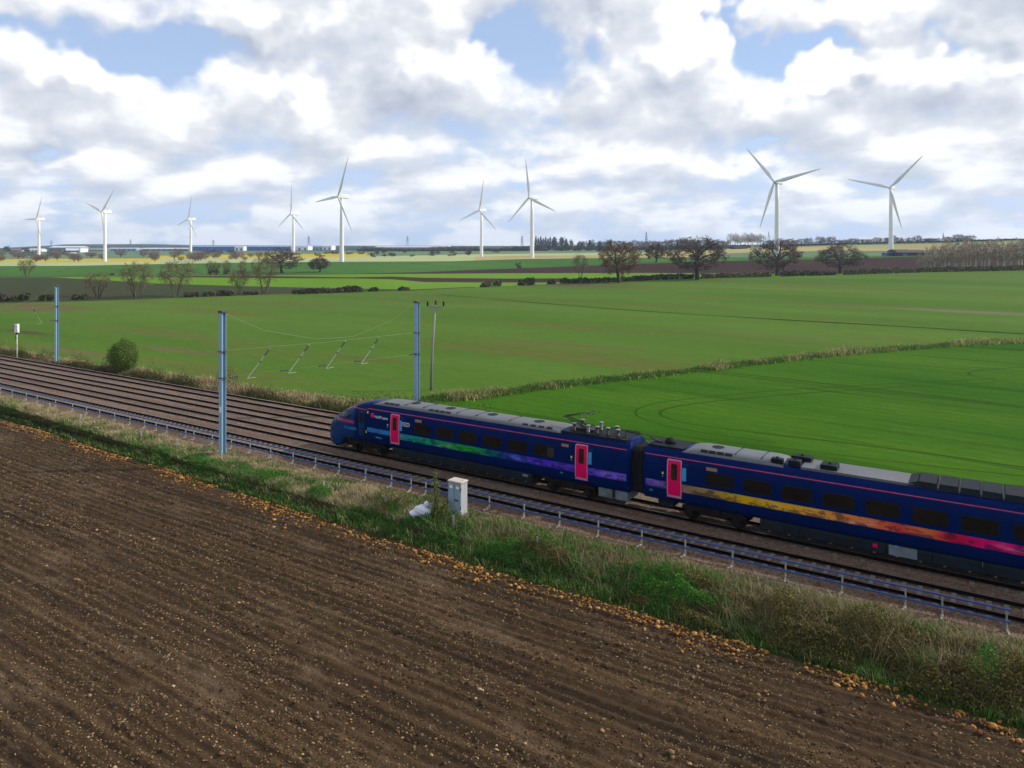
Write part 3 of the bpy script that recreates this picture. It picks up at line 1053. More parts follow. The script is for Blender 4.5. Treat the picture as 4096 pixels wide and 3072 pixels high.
panel(4.52, 4.60, 1.62, 1.82, 0.010, 0.02).build('warning_sign', YELLP, car1)
# operator's mark: shield and name
V = [(0.0, .30), (.05, .325), (.10, .30), (.165, .325), (.20, .30), (.20, .12), (.10, .0), (.0, .12)]
mk = MB()
bx, bz = 5.0, 2.80
mk.add([(bx + a * 1.5, -(side_y(bz + c * 1.1) + .016), bz + c * 1.1) for a, c in V] +
       [(bx + a * 1.5, -(side_y(bz + c * 1.1) + .002), bz + c * 1.1) for a, c in V],
       [tuple(range(8)), tuple(range(15, 7, -1))] + [(i, 8 + i, 8 + (i + 1) % 8, (i + 1) % 8) for i in range(8)])
mk.build('badge', MAGENTA, car1)
lettering('Hull', 5.40, 2.84, .48, .19, car1, WHITEP)
lettering('Trains', 5.90, 2.835, .78, .19, car1, WHITEP)
panel(8.08, 8.78, 2.60, 2.86, 0.008, 0.125).build('name_badge', WHITEP, car1)
panel(8.115, 8.745, 2.635, 2.825, 0.013, 0.09).build('name_badge_field', NAVY, car1)
lettering('Paragon', 8.19, 2.675, .48, .10, car1, WHITEP, 0.017)
panel(5.5, 5.95, 1.40, 1.47, 0.010, 0.01).build('notice', CYANP, car1)
# stripe
panel(2.2, 3.6, 1.66, 1.86, 0.010, 0.04, 0.02, 12, True, -.2).build('livery_stripe', ST1, car1)
for a, b in ((4.66, 6.93), (7.86, 22.05), (22.95, 25.45)):
    panel(a, b, 1.60 if a > 5 else 1.74, 2.03 if a > 5 else 2.06, 0.008, 0.0, 0.02, max(2, int((b - a) / .5))).build('livery_stripe', ST1, car1)
panel(2.6, 4.6, 3.30, 3.335, 0.010, 0.0, 0.02, 10, True, .02).build('cantrail_line', PINKLINE, car1)
panel(4.6, 25.45, 3.405, 3.44, 0.008, 0.0, 0.02, 20).build('cantrail_line', PINKLINE, car1)
door(car1, 7.38)
door(car1, 22.5)
for i in range(6):
    train_window(car1, 9.23 + i * 1.985)
panel(9.25, 9.85, 3.03, 3.20, 0.008, 0.02).build('destination_display', TANP, car1)
panel(21.1, 21.6, 3.03, 3.20, 0.008, 0.02).build('destination_display', TANP, car1)
cowl(car1, 4.9, 20.9, ROOFG, 3.99, 1.02, 1.2, [6.0, 6.5, 7.0, 10.2, 10.7, 11.2, 11.7, 18.0, 18.6, 19.2, 19.8])
for fx in (8.2, 11.4, 15.0, 18.7):
    roof_fan(car1, fx, 4.01)
for s_ in (7.9, 9.6, 12.6, 14.2, 16.9):
    MB().box(s_ - .012, s_ + .012, -.86, .86, 3.965, 4.014).build('cowl_seam', ROOFD, car1)
underfloor(car1, 7.0, 18.9, [(13.8, 14.5, .52, .8, BLACKR), (15.1, 15.6, .52, .8, BLACKR), (15.9, 16.4, .52, .8, BLACKR),
                             (18.2, 18.6, .68, .82, UNDERL), (11.9, 12.0, .84, .98, BLACKR), (12.3, 12.4, .84, .98, BLACKR)])
bogie(car1, 4.45)
bogie(car1, 21.5)
for a, b in ((23.55, 24.45), (24.65, 25.45)):
    MB().box(a, b, -1.16, 1.16, .36, .96, .03).build('equipment_case', UNDERL, car1)
# roof well with the current collector
MB().box(20.95, 25.3, -.95, .95, 3.70, 3.90).build('roof_well', ROOFD, car1)
for (ix, iy, m_) in ((21.6, -.55, CERAM), (22.6, -.62, INSW), (23.2, -.62, CERAM), (23.9, -.55, CERAM), (24.2, .1, CERAM), (24.6, -.62, CERAM),
                     (21.6, .55, CERAM), (22.9, .55, INSW)):
    ins = MB()
    pr = [(.11, 0), (.11, .05)]
    for k in range(4):
        pr += [(.07, .06 + k * .085), (.13, .085 + k * .085), (.07, .11 + k * .085)]
    pr += [(.13, .42), (.13, .46)]
    ins.lathe(pr, 10, (ix, iy, 3.9)).build('insulator', m_, car1, True)
    MB().lathe([(.15, 0), (.15, .03), (.1, .05)], 10, (ix, iy, 4.36)).build('insulator_cap', INSW, car1, True)
for a in (((21.4, -.8, 3.98), (25.2, -.75, 4.0)), ((21.5, .8, 3.98), (25.4, .8, 4.05))):
    MB().tube(a, .025, 6).build('roof_bar', STEELD, car1)
MB().tube([(24.9, -.3, 3.9), (24.95, -.3, 4.25), (25.9, -.3, 4.25), (26.0, -.3, 3.95)], .035, 6).build('jumper_cable', BLACKR, car1)
MB().box(21.6, 23.2, -.45, .45, 4.0, 4.08).build('collector_base', STEELD, car1)
for s in (-.28, .28):
    MB().tube([(22.7, s, 4.08), (21.05, s * .4, 4.62)], [.05, .035], 6).build('collector_lower_arm', STEELD, car1)
MB().tube([(22.5, 0, 4.04), (21.2, 0, 4.50)], .022, 6).build('collector_rod', STEELD, car1)
MB().tube([(21.0, -.25, 4.62), (21.0, .25, 4.62)], .05, 6).build('collector_knee', STEELD, car1)
for s in (-1, 1):
    MB().tube([(21.02, s * .10, 4.64), (22.55, s * .42, 4.96)], [.032, .024], 6).build('collector_upper_arm', STEELD, car1)
for dx in (-.22, .22):
    MB().tube([(22.75 + dx, -.95, 4.88), (22.75 + dx, -.75, 4.99), (22.75 + dx, .75, 4.99), (22.75 + dx, .95, 4.88)], .03, 6).build('collector_strip', STEELD, car1)
MB().box(22.5, 23.0, -.05, .05, 4.93, 4.97).build('collector_head', STEELD, car1)

for ch in car1.children:
    if ch.name.startswith('collector'):
        ch.location.x -= .35
# ---- gangway between the carriages
gw = MB()
for i in range(7):
    x = L1 - .42 + i * .14
    k = .0 if i % 2 else .05
    gw.extrude_x([(-.85 - k, .98), (.85 + k, .98), (.85 + k, 3.35), (.6, 3.52 + k), (-.6, 3.52 + k), (-.85 - k, 3.35)], x - .06, x + .06)
gw.extrude_x([(-.8, 1.0), (.8, 1.0), (.8, 3.35), (.6, 3.48), (-.6, 3.48), (-.8, 3.35)], L1 - .5, L1 + .5)
gw.build('gangway', BLACKR, train)
MB().tube([(L1 - .5, -1.0, 2.9), (L1 - .2, -1.12, 2.2), (L1 + .2, -1.12, 2.2), (L1 + .5, -1.0, 2.9)], .03, 6).build('jumper_cable', BLACKR, train)
MB().tube([(L1 - .6, 0, .75), (L1 + .6, 0, .75)], .12, 8).build('coupling_bar', STEELD, train)

# ---- second carriage
car2 = link('middle_carriage', body_mesh('middle_carriage', 26.0, False), NAVY, train, (L1, 0, 0))
panel(.62, 1.86, 1.60, 2.03, 0.008, 0.0, 0.02, 3).build('livery_stripe', ST2, car2)
panel(2.80, 25.4, 1.60, 2.03, 0.008, 0.0, 0.02, 44).build('livery_stripe', ST2, car2)
panel(.55, 25.45, 3.405, 3.44, 0.008, 0.0, 0.02, 20).build('cantrail_line', PINKLINE, car2)
door(car2, 2.33)
for i in range(9):
    train_window(car2, 4.20 + i * 1.985)
panel(4.15, 4.75, 3.03, 3.20, 0.008, 0.02).build('destination_display', TANP, car2)
cowl(car2, 2.6, 8.2, ROOFG, 4.03, 1.0, 1.0, [3.7, 4.15, 4.6, 5.05])
roof_fan(car2, 4.4, 4.05, .34)
for s_ in (5.6, 7.0):
    MB().box(s_ - .012, s_ + .012, -.85, .85, 4.0, 4.054).build('cowl_seam', ROOFD, car2)
MB().box(.6, 2.7, -.9, .9, 3.72, 3.90).build('roof_well', ROOFD, car2)
MB().tube([(.4, -.2, 4.15), (.8, -.2, 3.98), (1.2, -.2, 3.95)], .07, 8).build('roof_bushing', CERAM, car2)
MB().lathe([(.34, 0), (.34, .12), (.26, .26), (.1, .34)], 12, (1.6, .0, 3.88)).build('roof_dome', BLACKR, car2, True)
MB().box(9.0, 20.5, -.92, .92, 3.70, 3.905).build('roof_deck', ROOFG, car2)
for a, b, c_, d in ((7.5, 8.1, -.95, -.55), (8.35, 8.95, -.85, -.30), (8.3, 9.3, .15, .8), (9.9, 10.7, -.75, .1)):
    MB().box(a, b, c_, d, 3.86, 4.14, .03).build('roof_box', ROOFD, car2)
    MB().lathe([(.07, 0), (.07, .06), (.04, .08)], 8, ((a + b) / 2, (c_ + d) / 2, 4.14)).build('roof_box_cap', BLACKR, car2)
for i in range(5):
    a = 14.3 + i * .86
    MB().add([(a, -.98, 3.80), (a + .82, -.98, 3.80), (a + .82, .98, 3.80), (a, .98, 3.80), (a + .04, -.86, 4.07), (a + .78, -.86, 4.07),
              (a + .78, .86, 4.07), (a + .04, .86, 4.07)],
             [(3, 2, 1, 0), (4, 5, 6, 7), (0, 1, 5, 4), (1, 2, 6, 5), (2, 3, 7, 6), (3, 0, 4, 7)]).build('resistor_bank', ROOFD, car2)
MB().add([(13.6, -.9, 3.80), (14.3, -.98, 3.80), (14.3, .98, 3.80), (13.6, .9, 3.80), (14.3, -.86, 4.05), (14.3, .86, 4.05)],
         [(0, 1, 4), (1, 2, 5, 4), (2, 3, 5), (0, 4, 5, 3)]).build('resistor_ramp', ROOFD, car2)
cowl(car2, 18.7, 24.6, ROOFG, 4.03, 1.0, .7)
underfloor(car2, 7.0, 18.9, [(8.2, 8.6, .55, .82, BLACKR), (10.3, 10.85, .5, .8, BLACKR), (11.1, 11.7, .5, .8, BLACKR), (12.4, 12.6, .62, .78, MAGENTA),
                             (13.1, 14.3, .40, .88, UNDERL), (9.0, 9.15, .82, .96, BLACKR)])
MB().box(13.35, 13.5, -1.235, -1.20, .84, .90).build('indicator_lamp', CYANP, car2)
bogie(car2, 4.45)
bogie(car2, 21.5)
MB().box(1.2, 2.1, -.9, .9, .45, .96, .03).build('equipment_case', UNDER, car2)

# ------------------------------------------------------------------ blue safety railing beside the near track
RAILBLUE = mat("railing_blue", lin(12, 64, 140, 0.62), 0.5, 0.0, 0.15, 0.7, dirt=(lin(70, 80, 96, 0.7), 0.35))
GALV = mat("galvanised_post", lin(170, 182, 184, 0.46), 0.6, 0.0, 0.15, 4.0)
FOOTM = mat("foot_bracket", lin(176, 170, 154, 0.55), 0.7, 0.0, 0.2, 4.0)
Y_RAIL = 35.7


def railing(px_list, label):
    x_ends = [float(on_line(px, 1000 + 0.2213 * (px + 2410), Y_RAIL)[0]) for px in px_list]
    root = empty('safety_railing', (x_ends[0], Y_RAIL, -0.34))
    tag(root, label, 'railing', 'blue railings along the track')
    pm = MB().box(-.034, .034, -.034, .034, 0.0, .90, .006).mesh('post')
    pm.materials.append(GALV)
    fm = MB()
    fm.box(-.045, .045, -.46, .10, .02, .075, .006)
    fm.tube([(0, -.30, .06), (0, -.02, .24)], .018, 6)
    fm = fm.mesh('foot')
    fm.materials.append(FOOTM)
    for x in x_ends:
        p = link('post', pm, None, root, (x - x_ends[0], 0, 0))
        link('foot', fm, None, p, (0, 0, 0), (0, 0, random.uniform(-.25, .25)))
    a, b = -.15, x_ends[-1] - x_ends[0] + .15
    for nm, z in (('top_rail', .875), ('lower_rail', .385)):
        pts = [(x, 0, z + random.uniform(-.012, .012)) for x in np.linspace(a, b, max(2, int((b - a) / 3)))]
        MB().tube(pts, .048, 8).build(nm, RAILBLUE, root)


railing([-150, -95, -45, 2, 49, 105, 148, 222, 290, 346, 398, 458, 519, 578, 624, 667, 743, 775, 849, 925, 1000, 1082, 1172, 1262, 1356,
         1462, 1566, 1644], 'blue two-bar railing with pale posts running left of the relay cabinet')
railing([1703, 1830, 1957, 2096, 2238, 2393, 2567, 2741, 2930, 3142, 3369, 3622, 3769, 4027],
        'blue two-bar railing with pale posts running right of the relay cabinet')

# ------------------------------------------------------------------ overhead line masts and head spans
MAST = mat("mast_paint", lin(140, 176, 204, 0.80), 0.5, 0.0, 0.12, 0.8, dirt=(lin(70, 78, 84, 0.7), 0.45), stretch=(1, 1, .25))
MASTCAP = mat("mast_cap", lin(70, 66, 64, 0.8), 0.7)
WIRE = mat("span_wire", lin(140, 152, 120, 0.6), 0.5, 0.3, 0.05)
WHITEM = mat("white_enamel", lin(236, 236, 240, 0.82), 0.45, 0.0, 0.06, 2.0, dirt=(lin(150, 120, 100, 0.7), 0.35))


def mast(x, y, z0, z1, label, plate=False):
    root = empty('overhead_line_mast', (x, y, z0))
    tag(root, label, 'mast', 'overhead line masts')
    h = z1 - z0
    w, t = .19, .03
    prof_ = [(-w, -w), (w, -w), (w, -w + t), (t / 2, -w + t), (t / 2, w - t), (w, w - t), (w, w), (-w, w), (-w, w - t), (-t / 2, w - t),
             (-t / 2, -w + t), (-w, -w + t)]
    n = len(prof_)
    MB().add([(a, b, -.6) for a, b in prof_] + [(a, b, h - .18) for a, b in prof_],
             [(i, (i + 1) % n, n + (i + 1) % n, n + i) for i in range(n)] + [tuple(range(n - 1, -1, -1)), tuple(range(n, 2 * n))]
             ).build('column', MAST, root)
    MB().box(-.25, .25, -.25, .25, h - .18, h, .03).build('cap', MASTCAP, root)
    for zc in (7.5 - z0, 5.5 - z0):
        MB().box(-.245, .245, -.245, .245, zc - .035, zc + .035).build('collar', MASTCAP, root)
    MB().box(-.35, .35, -.35, .35, -.5, .12, .04).build('foundation', CONC, root)
    if plate:
        MB().box(-.02, .19, -.262, -.252, 2.9 - z0, 3.35 - z0).build('number_plate', WHITEM, root)
    return root


mx2 = float(on_line(890, 1500, 34.25)[0])
mx1 = float(on_line(227, 1300, 50.6)[0])
mast(mx2, 34.25, -.55, 10.6, 'tall blue-grey steel mast in front of the blue railing', True)
mx3 = float(on_line(1668, 1400, 52.4)[0])
mast(mx3, 52.4, -.95, 10.45, 'tall blue-grey steel mast standing behind the roof of the train')
mast(mx1, 50.6, -.85, 10.45, 'tall blue-grey steel mast farthest left beyond the tracks')
INSD = mat("insulator_dark", lin(36, 44, 46, 0.8), 0.4)
TUBE = mat("registration_tube", lin(176, 192, 184, 0.55), 0.45, 0.2, 0.08)


def head_span(x, y0, y1, rods, label, flip=False, xb=None):
    dxb = 0.0 if xb is None else xb - x
    stretch_ = math.hypot(dxb, y1 - y0) / (y1 - y0)
    root = empty('head_span', (x, y0, 0), -math.atan2(dxb, y1 - y0))
    tag(root, label, 'overhead wires', 'head spans across the tracks')
    L = (y1 - y0) * stretch_
    up = [(0.2, 10.35), (L * .18, 8.85), (L * .43, 7.75), (L * .62, 7.67), (L * .84, 8.76), (L - .2, 10.35)]
    MB().tube([(0, a, b) for a, b in up], .011, 5).build('upper_span_wire', WIRE, root)
    MB().tube([(0, .2, 7.55), (0, L * .5, 7.42), (0, L - .2, 7.5)], .009, 5).build('middle_span_wire', WIRE, root)
    MB().tube([(0, .2, 5.55), (0, L * .5, 5.5), (0, L - .2, 5.5)], .005, 5).build('lower_span_wire', WIRE, root)
    for k, ry in enumerate(rods):
        a = (ry - y0 + (.75 if not flip else 0)) * stretch_
        s = 1 if flip else -1
        top, bot = np.array([0, a, 7.4]), np.array([0, a + s * (1.25 if flip else 1.9), 5.2])
        d = bot - top
        MB().tube([top, top + d * .16], .035, 6).build('hanger', TUBE, root)
        pr = [top + d * t for t in np.linspace(.06, .26, 11)]
        MB().tube(pr, [.04 if i % 2 else .08 for i in range(11)], 8).build('insulator', INSD, root)
        MB().tube([top + d * .26, bot], [.034, .030], 7).build('registration_tube', TUBE, root)
        MB().box(-.06, .06, top[1] + d[1] * .45 - .06, top[1] + d[1] * .45 + .06, top[2] + d[2] * .45 - .09, top[2] + d[2] * .45 + .06).build('clamp', MASTCAP, root)
        MB().tube([bot, bot + np.array([0, -s * .7, .02])], .014, 6).build('steady_arm', TUBE, root)
        zu = float(np.interp(a, [q[0] for q in up], [q[1] for q in up]))
        MB().tube([(0, a, zu), (0, a, 7.42)], .008, 5).build('dropper', WIRE, root)
    for a in [.5, L - .9] + [(ry - y0) * stretch_ - (1.9 if not flip else -1.9) for ry in rods[1:]]:
        MB().tube([(0, a + t, 5.5) for t in np.linspace(0, .75, 9)], [.025] + [.075, .05] * 3 + [.075, .025], 8).build('span_insulator', INSD, root)


head_span(mx2, 34.25, 52.4, T_Y, 'headspan wires with four slanted insulator tubes hung between two masts', False, mx3)
head_span(mx1, 34.35, 50.6, T_Y[3:], 'headspan wires with one slanted tube at the farthest left mast', True)

# ------------------------------------------------------------------ signal, pole, cabinet, sack
sp_ = on_line(68, 1435, 49.9, -.75)
sig = empty('railway_signal', sp_, R(8))
tag(sig, 'white-backed railway signal head on a rusty white post beside the tracks', 'signal')
MB().tube([(0, 0, -.3), (0, 0, 3.95)], [.085, .075], 10).build('post', mat("signal_post", lin(206, 200, 196, .75), .6, 0, .15, 3.0, dirt=(lin(130, 80, 60, .7), .8)), sig, True)
MB().box(-.28, .28, -.25, .25, -.3, .1, .02).build('base', CONC, sig)
MB().box(-.36, .36, -.20, .16, 3.95, 5.25, .05).build('head', WHITEM, sig)
MB().box(-.12, .12, -.14, .10, 3.70, 3.96, .02).build('neck', BLACKR, sig)
MB().box(-.60, .30, -.04, .04, 5.27, 5.33).build('bracket', STEELD, sig)
for zz in (4.35, 4.85):
    MB().tube([(-.37, -.02, zz), (-.60, -.02, zz)], [.13, .15], 10).build('lamp_hood', BLACKR, sig)
MB().box(-.20, -.06, -.10, .06, 3.0, 3.45, .01).build('junction_box', BLACKR, sig)
MB().box(.30, .375, -.215, -.18, 4.05, 4.35).build('hinge', STEELD, sig)

pb = on_plane(1723, 1561, -1.0)
pole = empty('power_pole', pb, PHI)
tag(pole, 'slim wooden power pole with three dark insulators on its crossarm', 'power pole')
MB().tube([(0, 0, -.5), (.20, 0, 5.0), (.55, 0, 9.9)], [.17, .14, .11], 10).build('pole', mat("weathered_pole", lin(150, 152, 150, .62), .8, 0, .2, 1.0, .3, stretch=(3, 3, .3)), pole, True)
PT = .56
MB().box(PT - 1.0, PT + 1.0, -.07, .07, 9.62, 9.76).build('crossarm', GALV, pole)
for s in (-1, 1):
    MB().tube([(PT + s * .55, 0, 9.65), (PT, 0, 9.1)], .03, 6).build('brace', GALV, pole)
REDI = mat("insulator_brown", lin(86, 52, 44, .8), .35)
for k, dx in enumerate((-.93, 0.02, .93)):
    pr = [(.04, 0), (.11, .03)]
    for q in range(5):
        pr += [(.085, .07 + q * .1), (.125, .10 + q * .1)]
    pr += [(.07, .56), (.04, .60)]
    MB().lathe(pr, 10, (PT + dx, 0, 9.77 + (.12 if k == 1 else 0))).build('insulator', REDI if k == 1 else INSD, pole, True)

cx0, cx1 = float(on_line(1793, 1960, 33.3)[0]), float(on_line(1844, 1960, 33.3)[0])
CABW = cx1 - cx0
cab_root = empty('relay_cabinet', (cx0, 33.3, -.10))
tag(cab_root, 'pale two-door steel relay cabinet with a rusty top in the grass', 'cabinet')


def cabinet_mat():
    m, t, b = new_mat("cabinet_paint")
    co = t.node('ShaderNodeTexCoord').outputs['Object']
    c = t.mix(t.maprange(t.noise(co, 1.2, 5.0), .35, .7), lin(186, 192, 198, .62), lin(208, 206, 198, .62))
    z = t.node('ShaderNodeSeparateXYZ', None, i0=co).outputs[2]
    rn = t.noise(t.vmath('MULTIPLY', co, (3, 3, .8)), 2.0, 6.0, .7)
    c = t.mix(t.maprange(t.math('ADD', rn, t.maprange(z, 1.6, 2.0, 0, .22)), .62, .74, 0, .9), c, lin(150, 84, 52, .8))
    t.l.new(c, b.inputs['Base Color'])
    b.inputs['Roughness'].default_value = .55
    return m


CABM = cabinet_mat()
CABD = mat('cabinet_door_shaded', lin(150, 182, 206, .62), .55, 0, .12, 2.0, dirt=(lin(120, 120, 116, .6), .5))  # blue-grey shade of the front face put into the door colour
MB().box(0, CABW, 0, .62, .06, 1.86, .015).build('case', CABM, cab_root)
MB().box(-.05, CABW + .05, -.05, .67, 1.845, 1.94, .03).build('top', mat("rusty_lid", lin(196, 190, 180, .7), .7, 0, .15, 2.0, dirt=(lin(158, 78, 46, .8), .95)), cab_root)
MB().box(-.06, CABW + .06, -.06, .68, -.7, .08).build('plinth', CONC, cab_root)
for k in range(2):
    a = .02 + k * CABW / 2
    d_ = MB().box(a, a + CABW / 2 - .03, -.03, .004, .12, 1.80, .008).build('door', CABD, cab_root)
    MB().box(a + .10, a + CABW / 2 - .14, -.036, -.029, 1.52, 1.68).build('label_plate', WHITEM, d_)
MB().box(CABW / 2 + .02, CABW / 2 + .30, -.075, -.03, .86, .91, .01).build('handle', BLACKR, cab_root)
for zz in (.4, 1.45):
    MB().box(CABW - .03, CABW + .012, -.045, -.005, zz, zz + .16).build('hinge', STEELD, cab_root)

# white sack dumped in the grass
sb = on_line(1690, 2040, 32.35, -.55)
sack = empty('rubbish_sack', sb, R(20))
sack.scale = (.8, .8, .8)
sack.location.z += .25
tag(sack, 'crumpled white plastic sack lying in the grass near the cabinet', 'sack')
SACKM = mat("white_plastic", lin(214, 220, 236, .78), .4, 0, .08, 3.0)


def lump(name, c, r, parent, m, seed, nu=18, nv=12, amp=.22, fr=2.2):
    V, F_ = [], []
    for i in range(nv + 1):
        th = math.pi * i / nv
        for j in range(nu):
            ph = 2 * math.pi * j / nu
            d = np.array([math.sin(th) * math.cos(ph), math.sin(th) * math.sin(ph), math.cos(th)])
            k = 1 + amp * 2 * (fbm(np.array([d[0] * fr + d[2] * 1.7 + 9]), np.array([d[1] * fr - d[2] * 1.3 + 7]), 3, seed)[0] - .5)
            V.append(np.array(c) + d * np.array(r) * k)
    for i in range(nv):
        for j in range(nu):
            F_.append((i * nu + j, i * nu + (j + 1) % nu, (i + 1) * nu + (j + 1) % nu, (i + 1) * nu + j))
    return MB().add(V, F_).build(name, m, parent, False)


lump('body', (0, 0, .52), (.62, .38, .42), sack, SACKM, 3)
lump('fold', (-.62, -.05, .30), (.36, .26, .22), sack, SACKM, 8, amp=.3)
lump('fold', (.30, .05, .95), (.20, .20, .26), sack, SACKM, 14, amp=.35)
nk = MB()
for k in range(7):
    an = k * .9
    nk.add([(.45, 0, .9), (.52, .05, .9), (.62 + .14 * math.cos(an), .16 * math.sin(an), 1.12 + .08 * math.sin(an * 2)), (.80, .12 * math.cos(an), .86 + .10 * math.sin(an))],
           [(0, 1, 2), (1, 3, 2), (0, 2, 3), (0, 3, 1)])
nk.build('gathered_neck', SACKM, sack)

# old fence posts in the verge
ORDERED = []
FPM = mat("fence_post_wood", lin(166, 170, 166, .62), .85, 0, .2, 3.0, .3)
for k, (px, py, hh) in enumerate([(198, 1662, 1.2), (322, 1700, 1.0), (565, 1775, 1.0), (709, 1815, 1.1), (890, 1868, 1.15), (1296, 1985, 1.0),
                                  (1541, 2065, 1.2), (1814, 2145, 1.2), (2150, 2240, 1.25)]):
    b_ = on_plane(px, py, -.85)
    f = MB().add([(-.05, -.05, -.3), (.05, -.05, -.3), (.05, .05, -.3), (-.05, .05, -.3), (-.045, -.045, hh), (.045, -.045, hh - .03),
                  (.045, .045, hh), (-.045, .045, hh + .02)], [(3, 2, 1, 0), (4, 5, 6, 7), (0, 1, 5, 4), (1, 2, 6, 5), (2, 3, 7, 6), (3, 0, 4, 7)]
                 ).build('fence_post', FPM, None, loc=b_, rot=(random.uniform(-.06, .06), random.uniform(-.06, .06), .3 * k))
    tag(f, 'weathered grey fence post in the long grass below the railing', 'fence post', 'old fence posts in the verge')
    ORDERED.append((px, f))

# ------------------------------------------------------------------ wind turbines
TURB = mat("turbine_white", lin(236, 238, 242, .80), .45, 0, .04, .2)
TURBG = mat("turbine_grey", lin(160, 166, 176, .8), .5, 0, .05, .2)


def tower_mesh():
    pr = [(2.15, -4), (2.15, 0), (2.0, 12), (1.8, 28), (1.6, 44), (1.42, 58.6)]
    return MB().lathe(pr, 24).mesh('tower', True)


def blade_mesh(Rr=40.0):
    """along +z from the hub; chord along x, thickness along y"""
    st = [(1.2, 1.7, 1.6, 0), (3, 1.8, 1.6, .0), (6, 2.7, 1.1, .35), (9, 3.3, .75, .5), (14, 2.8, .5, .4), (20, 2.3, .38, .3), (28, 1.65, .25, .2), (35, 1.05, .15, .1),
          (38.5, .65, .09, .05), (Rr, .12, .03, 0)]
    V, F_ = [], []
    n = 10
    for z, c, t, off in st:
        tw = R(13) * (1 - z / Rr)
        for k in range(n):
            a = 2 * math.pi * k / n
            x = .5 * c * math.cos(a) + off * .8
            y = .5 * t * math.sin(a)
            V.append((x * math.cos(tw) - y * math.sin(tw), x * math.sin(tw) + y * math.cos(tw), z))
    for i in range(len(st) - 1):
        for k in range(n):
            F_.append((i * n + k, i * n + (k + 1) % n, (i + 1) * n + (k + 1) % n, (i + 1) * n + k))
    F_ += [tuple(range(n)), tuple((len(st) - 1) * n + k for k in range(n))]
    return MB().add(V, F_).mesh('blade', True)


tow_me, bla_me = tower_mesh(), blade_mesh()
# nacelle along local -y (hub side) to +y
na = MB()
secs = [(-2.6, 1.25, 1.3), (-1.8, 1.6, 1.65), (2.5, 1.75, 1.75), (6.2, 1.7, 1.7), (7.6, 1.35, 1.45)]
V, F_ = [], []
for y, w, h in secs:
    for a, b in ((-1, -.75), (-.75, -1), (.75, -1), (1, -.75), (1, .75), (.75, 1), (-.75, 1), (-1, .75)):
        V.append((a * w, y, b * h))
for i in range(len(secs) - 1):
    for k in range(8):
        F_.append((i * 8 + k, i * 8 + (k + 1) % 8, (i + 1) * 8 + (k + 1) % 8, (i + 1) * 8 + k))
F_ += [tuple(range(8)), tuple(range(32, 40))]
nac_me = na.add(V, F_).mesh('nacelle')
fin_me = MB().add([(-.12, 3.2, 1.6), (.12, 3.2, 1.6), (.12, 6.6, 1.6), (-.12, 6.6, 1.6), (-.12, 5.2, 3.0), (.12, 5.2, 3.0), (.12, 6.6, 3.2), (-.12, 6.6, 3.2)],
                  [(3, 2, 1, 0), (4, 5, 6, 7), (0, 1, 5, 4), (1, 2, 6, 5), (2, 3, 7, 6), (3, 0, 4, 7)]).mesh('cooler_fin')
hub = MB()
V, F_ = [], []
for i, (y, r) in enumerate([(-2.6, 1.45), (-3.4, 1.55), (-4.4, 1.35), (-5.2, .9), (-5.6, .3)]):
    for k in range(12):
        V.append((r * math.cos(2 * math.pi * k / 12), y, r * math.sin(2 * math.pi * k / 12)))
for i in range(4):
    for k in range(12):
        F_.append((i * 12 + k, i * 12 + (k + 1) % 12, (i + 1) * 12 + (k + 1) % 12, (i + 1) * 12 + k))
F_ += [tuple(range(12)), tuple(range(48, 60))]
hub_me = hub.add(V, F_).mesh('hub', True)
for me in (tow_me, bla_me, nac_me, fin_me, hub_me):
    me.materials.append(TURB)
# base pixel, top-of-tower row, bearing of the rotor, tip pixel offset (dx, dy up), label
TURBS = [
    (156, 1035, 881, -146, (63, 213), 'farthest left wind turbine, one blade pointing level to the left'),
    (420, 1046, 853, -146, (97, 193), 'second wind turbine from the left, two blades raised in a V'),
    (763, 1031, 881, -140, (44, 228), 'small distant wind turbine, third from the left'),
    (1174, 1036, 860, -136, (27, 291), 'wind turbine standing beside a white warehouse, fourth from the left'),
    (1367, 1047, 794, -136, (130, 380), 'large wind turbine right of the spreading dark oak, fifth from the left'),
    (1926, 1027, 846, -138, (66, 284), 'smaller wind turbine at the centre of the view'),
    (2128, 1032, 797, -132, (-2, 360), 'wind turbine left of the poplars with one blade straight up'),
    (3108, 1022, 736, -130, (-117, -383), 'nearest and largest wind turbine, behind a bare oak on the right'),
    (3564, 1004, 758, -138, (77, -300), 'farthest right wind turbine, one blade pointing level to the left'),
]
for (px, py, ty, bear, (tx, tyy), label) in TURBS:
    base, f = on_land(px, py)
    s = (py - ty) * f / 2916.0 / 58.6
    root = empty('wind_turbine', base)
    root.scale = (s, s, s)
    tag(root, label, 'wind turbine', 'wind turbines on the plain')
    # bearing: clockwise from the view direction; local -y points along it
    b = R(bear)
    ax = FWD * math.cos(b) + RGT * math.sin(b)
    yaw = math.atan2(ax[1], ax[0]) + R(90)
    root.rotation_euler = (0, 0, yaw)
    link('tower', tow_me, None, root)
    nac = link('nacelle', nac_me, None, root, (0, 0, 60.2))
    link('cooler_fin', fin_me, None, nac)
    link('hub', hub_me, None, nac)
    to_cam = np.array([-base[0], -base[1]])
    to_cam /= np.linalg.norm(to_cam)
    kx = max(.25, abs(float(np.dot(ax, to_cam))))
    ang = math.atan2(tx / kx, tyy) - (R(7) if tyy > 200 else 0)
    # seen from the camera the rotor faces us: positive local x is to the viewer's left
    for k in range(3):
        a = ang + k * 2 * math.pi / 3
        bl = link('blade', bla_me, None, root, (0, -4.0, 60.2))
        bl.rotation_euler = (0, a * SIGN_ROT if 'SIGN_ROT' in globals() else a, 0)

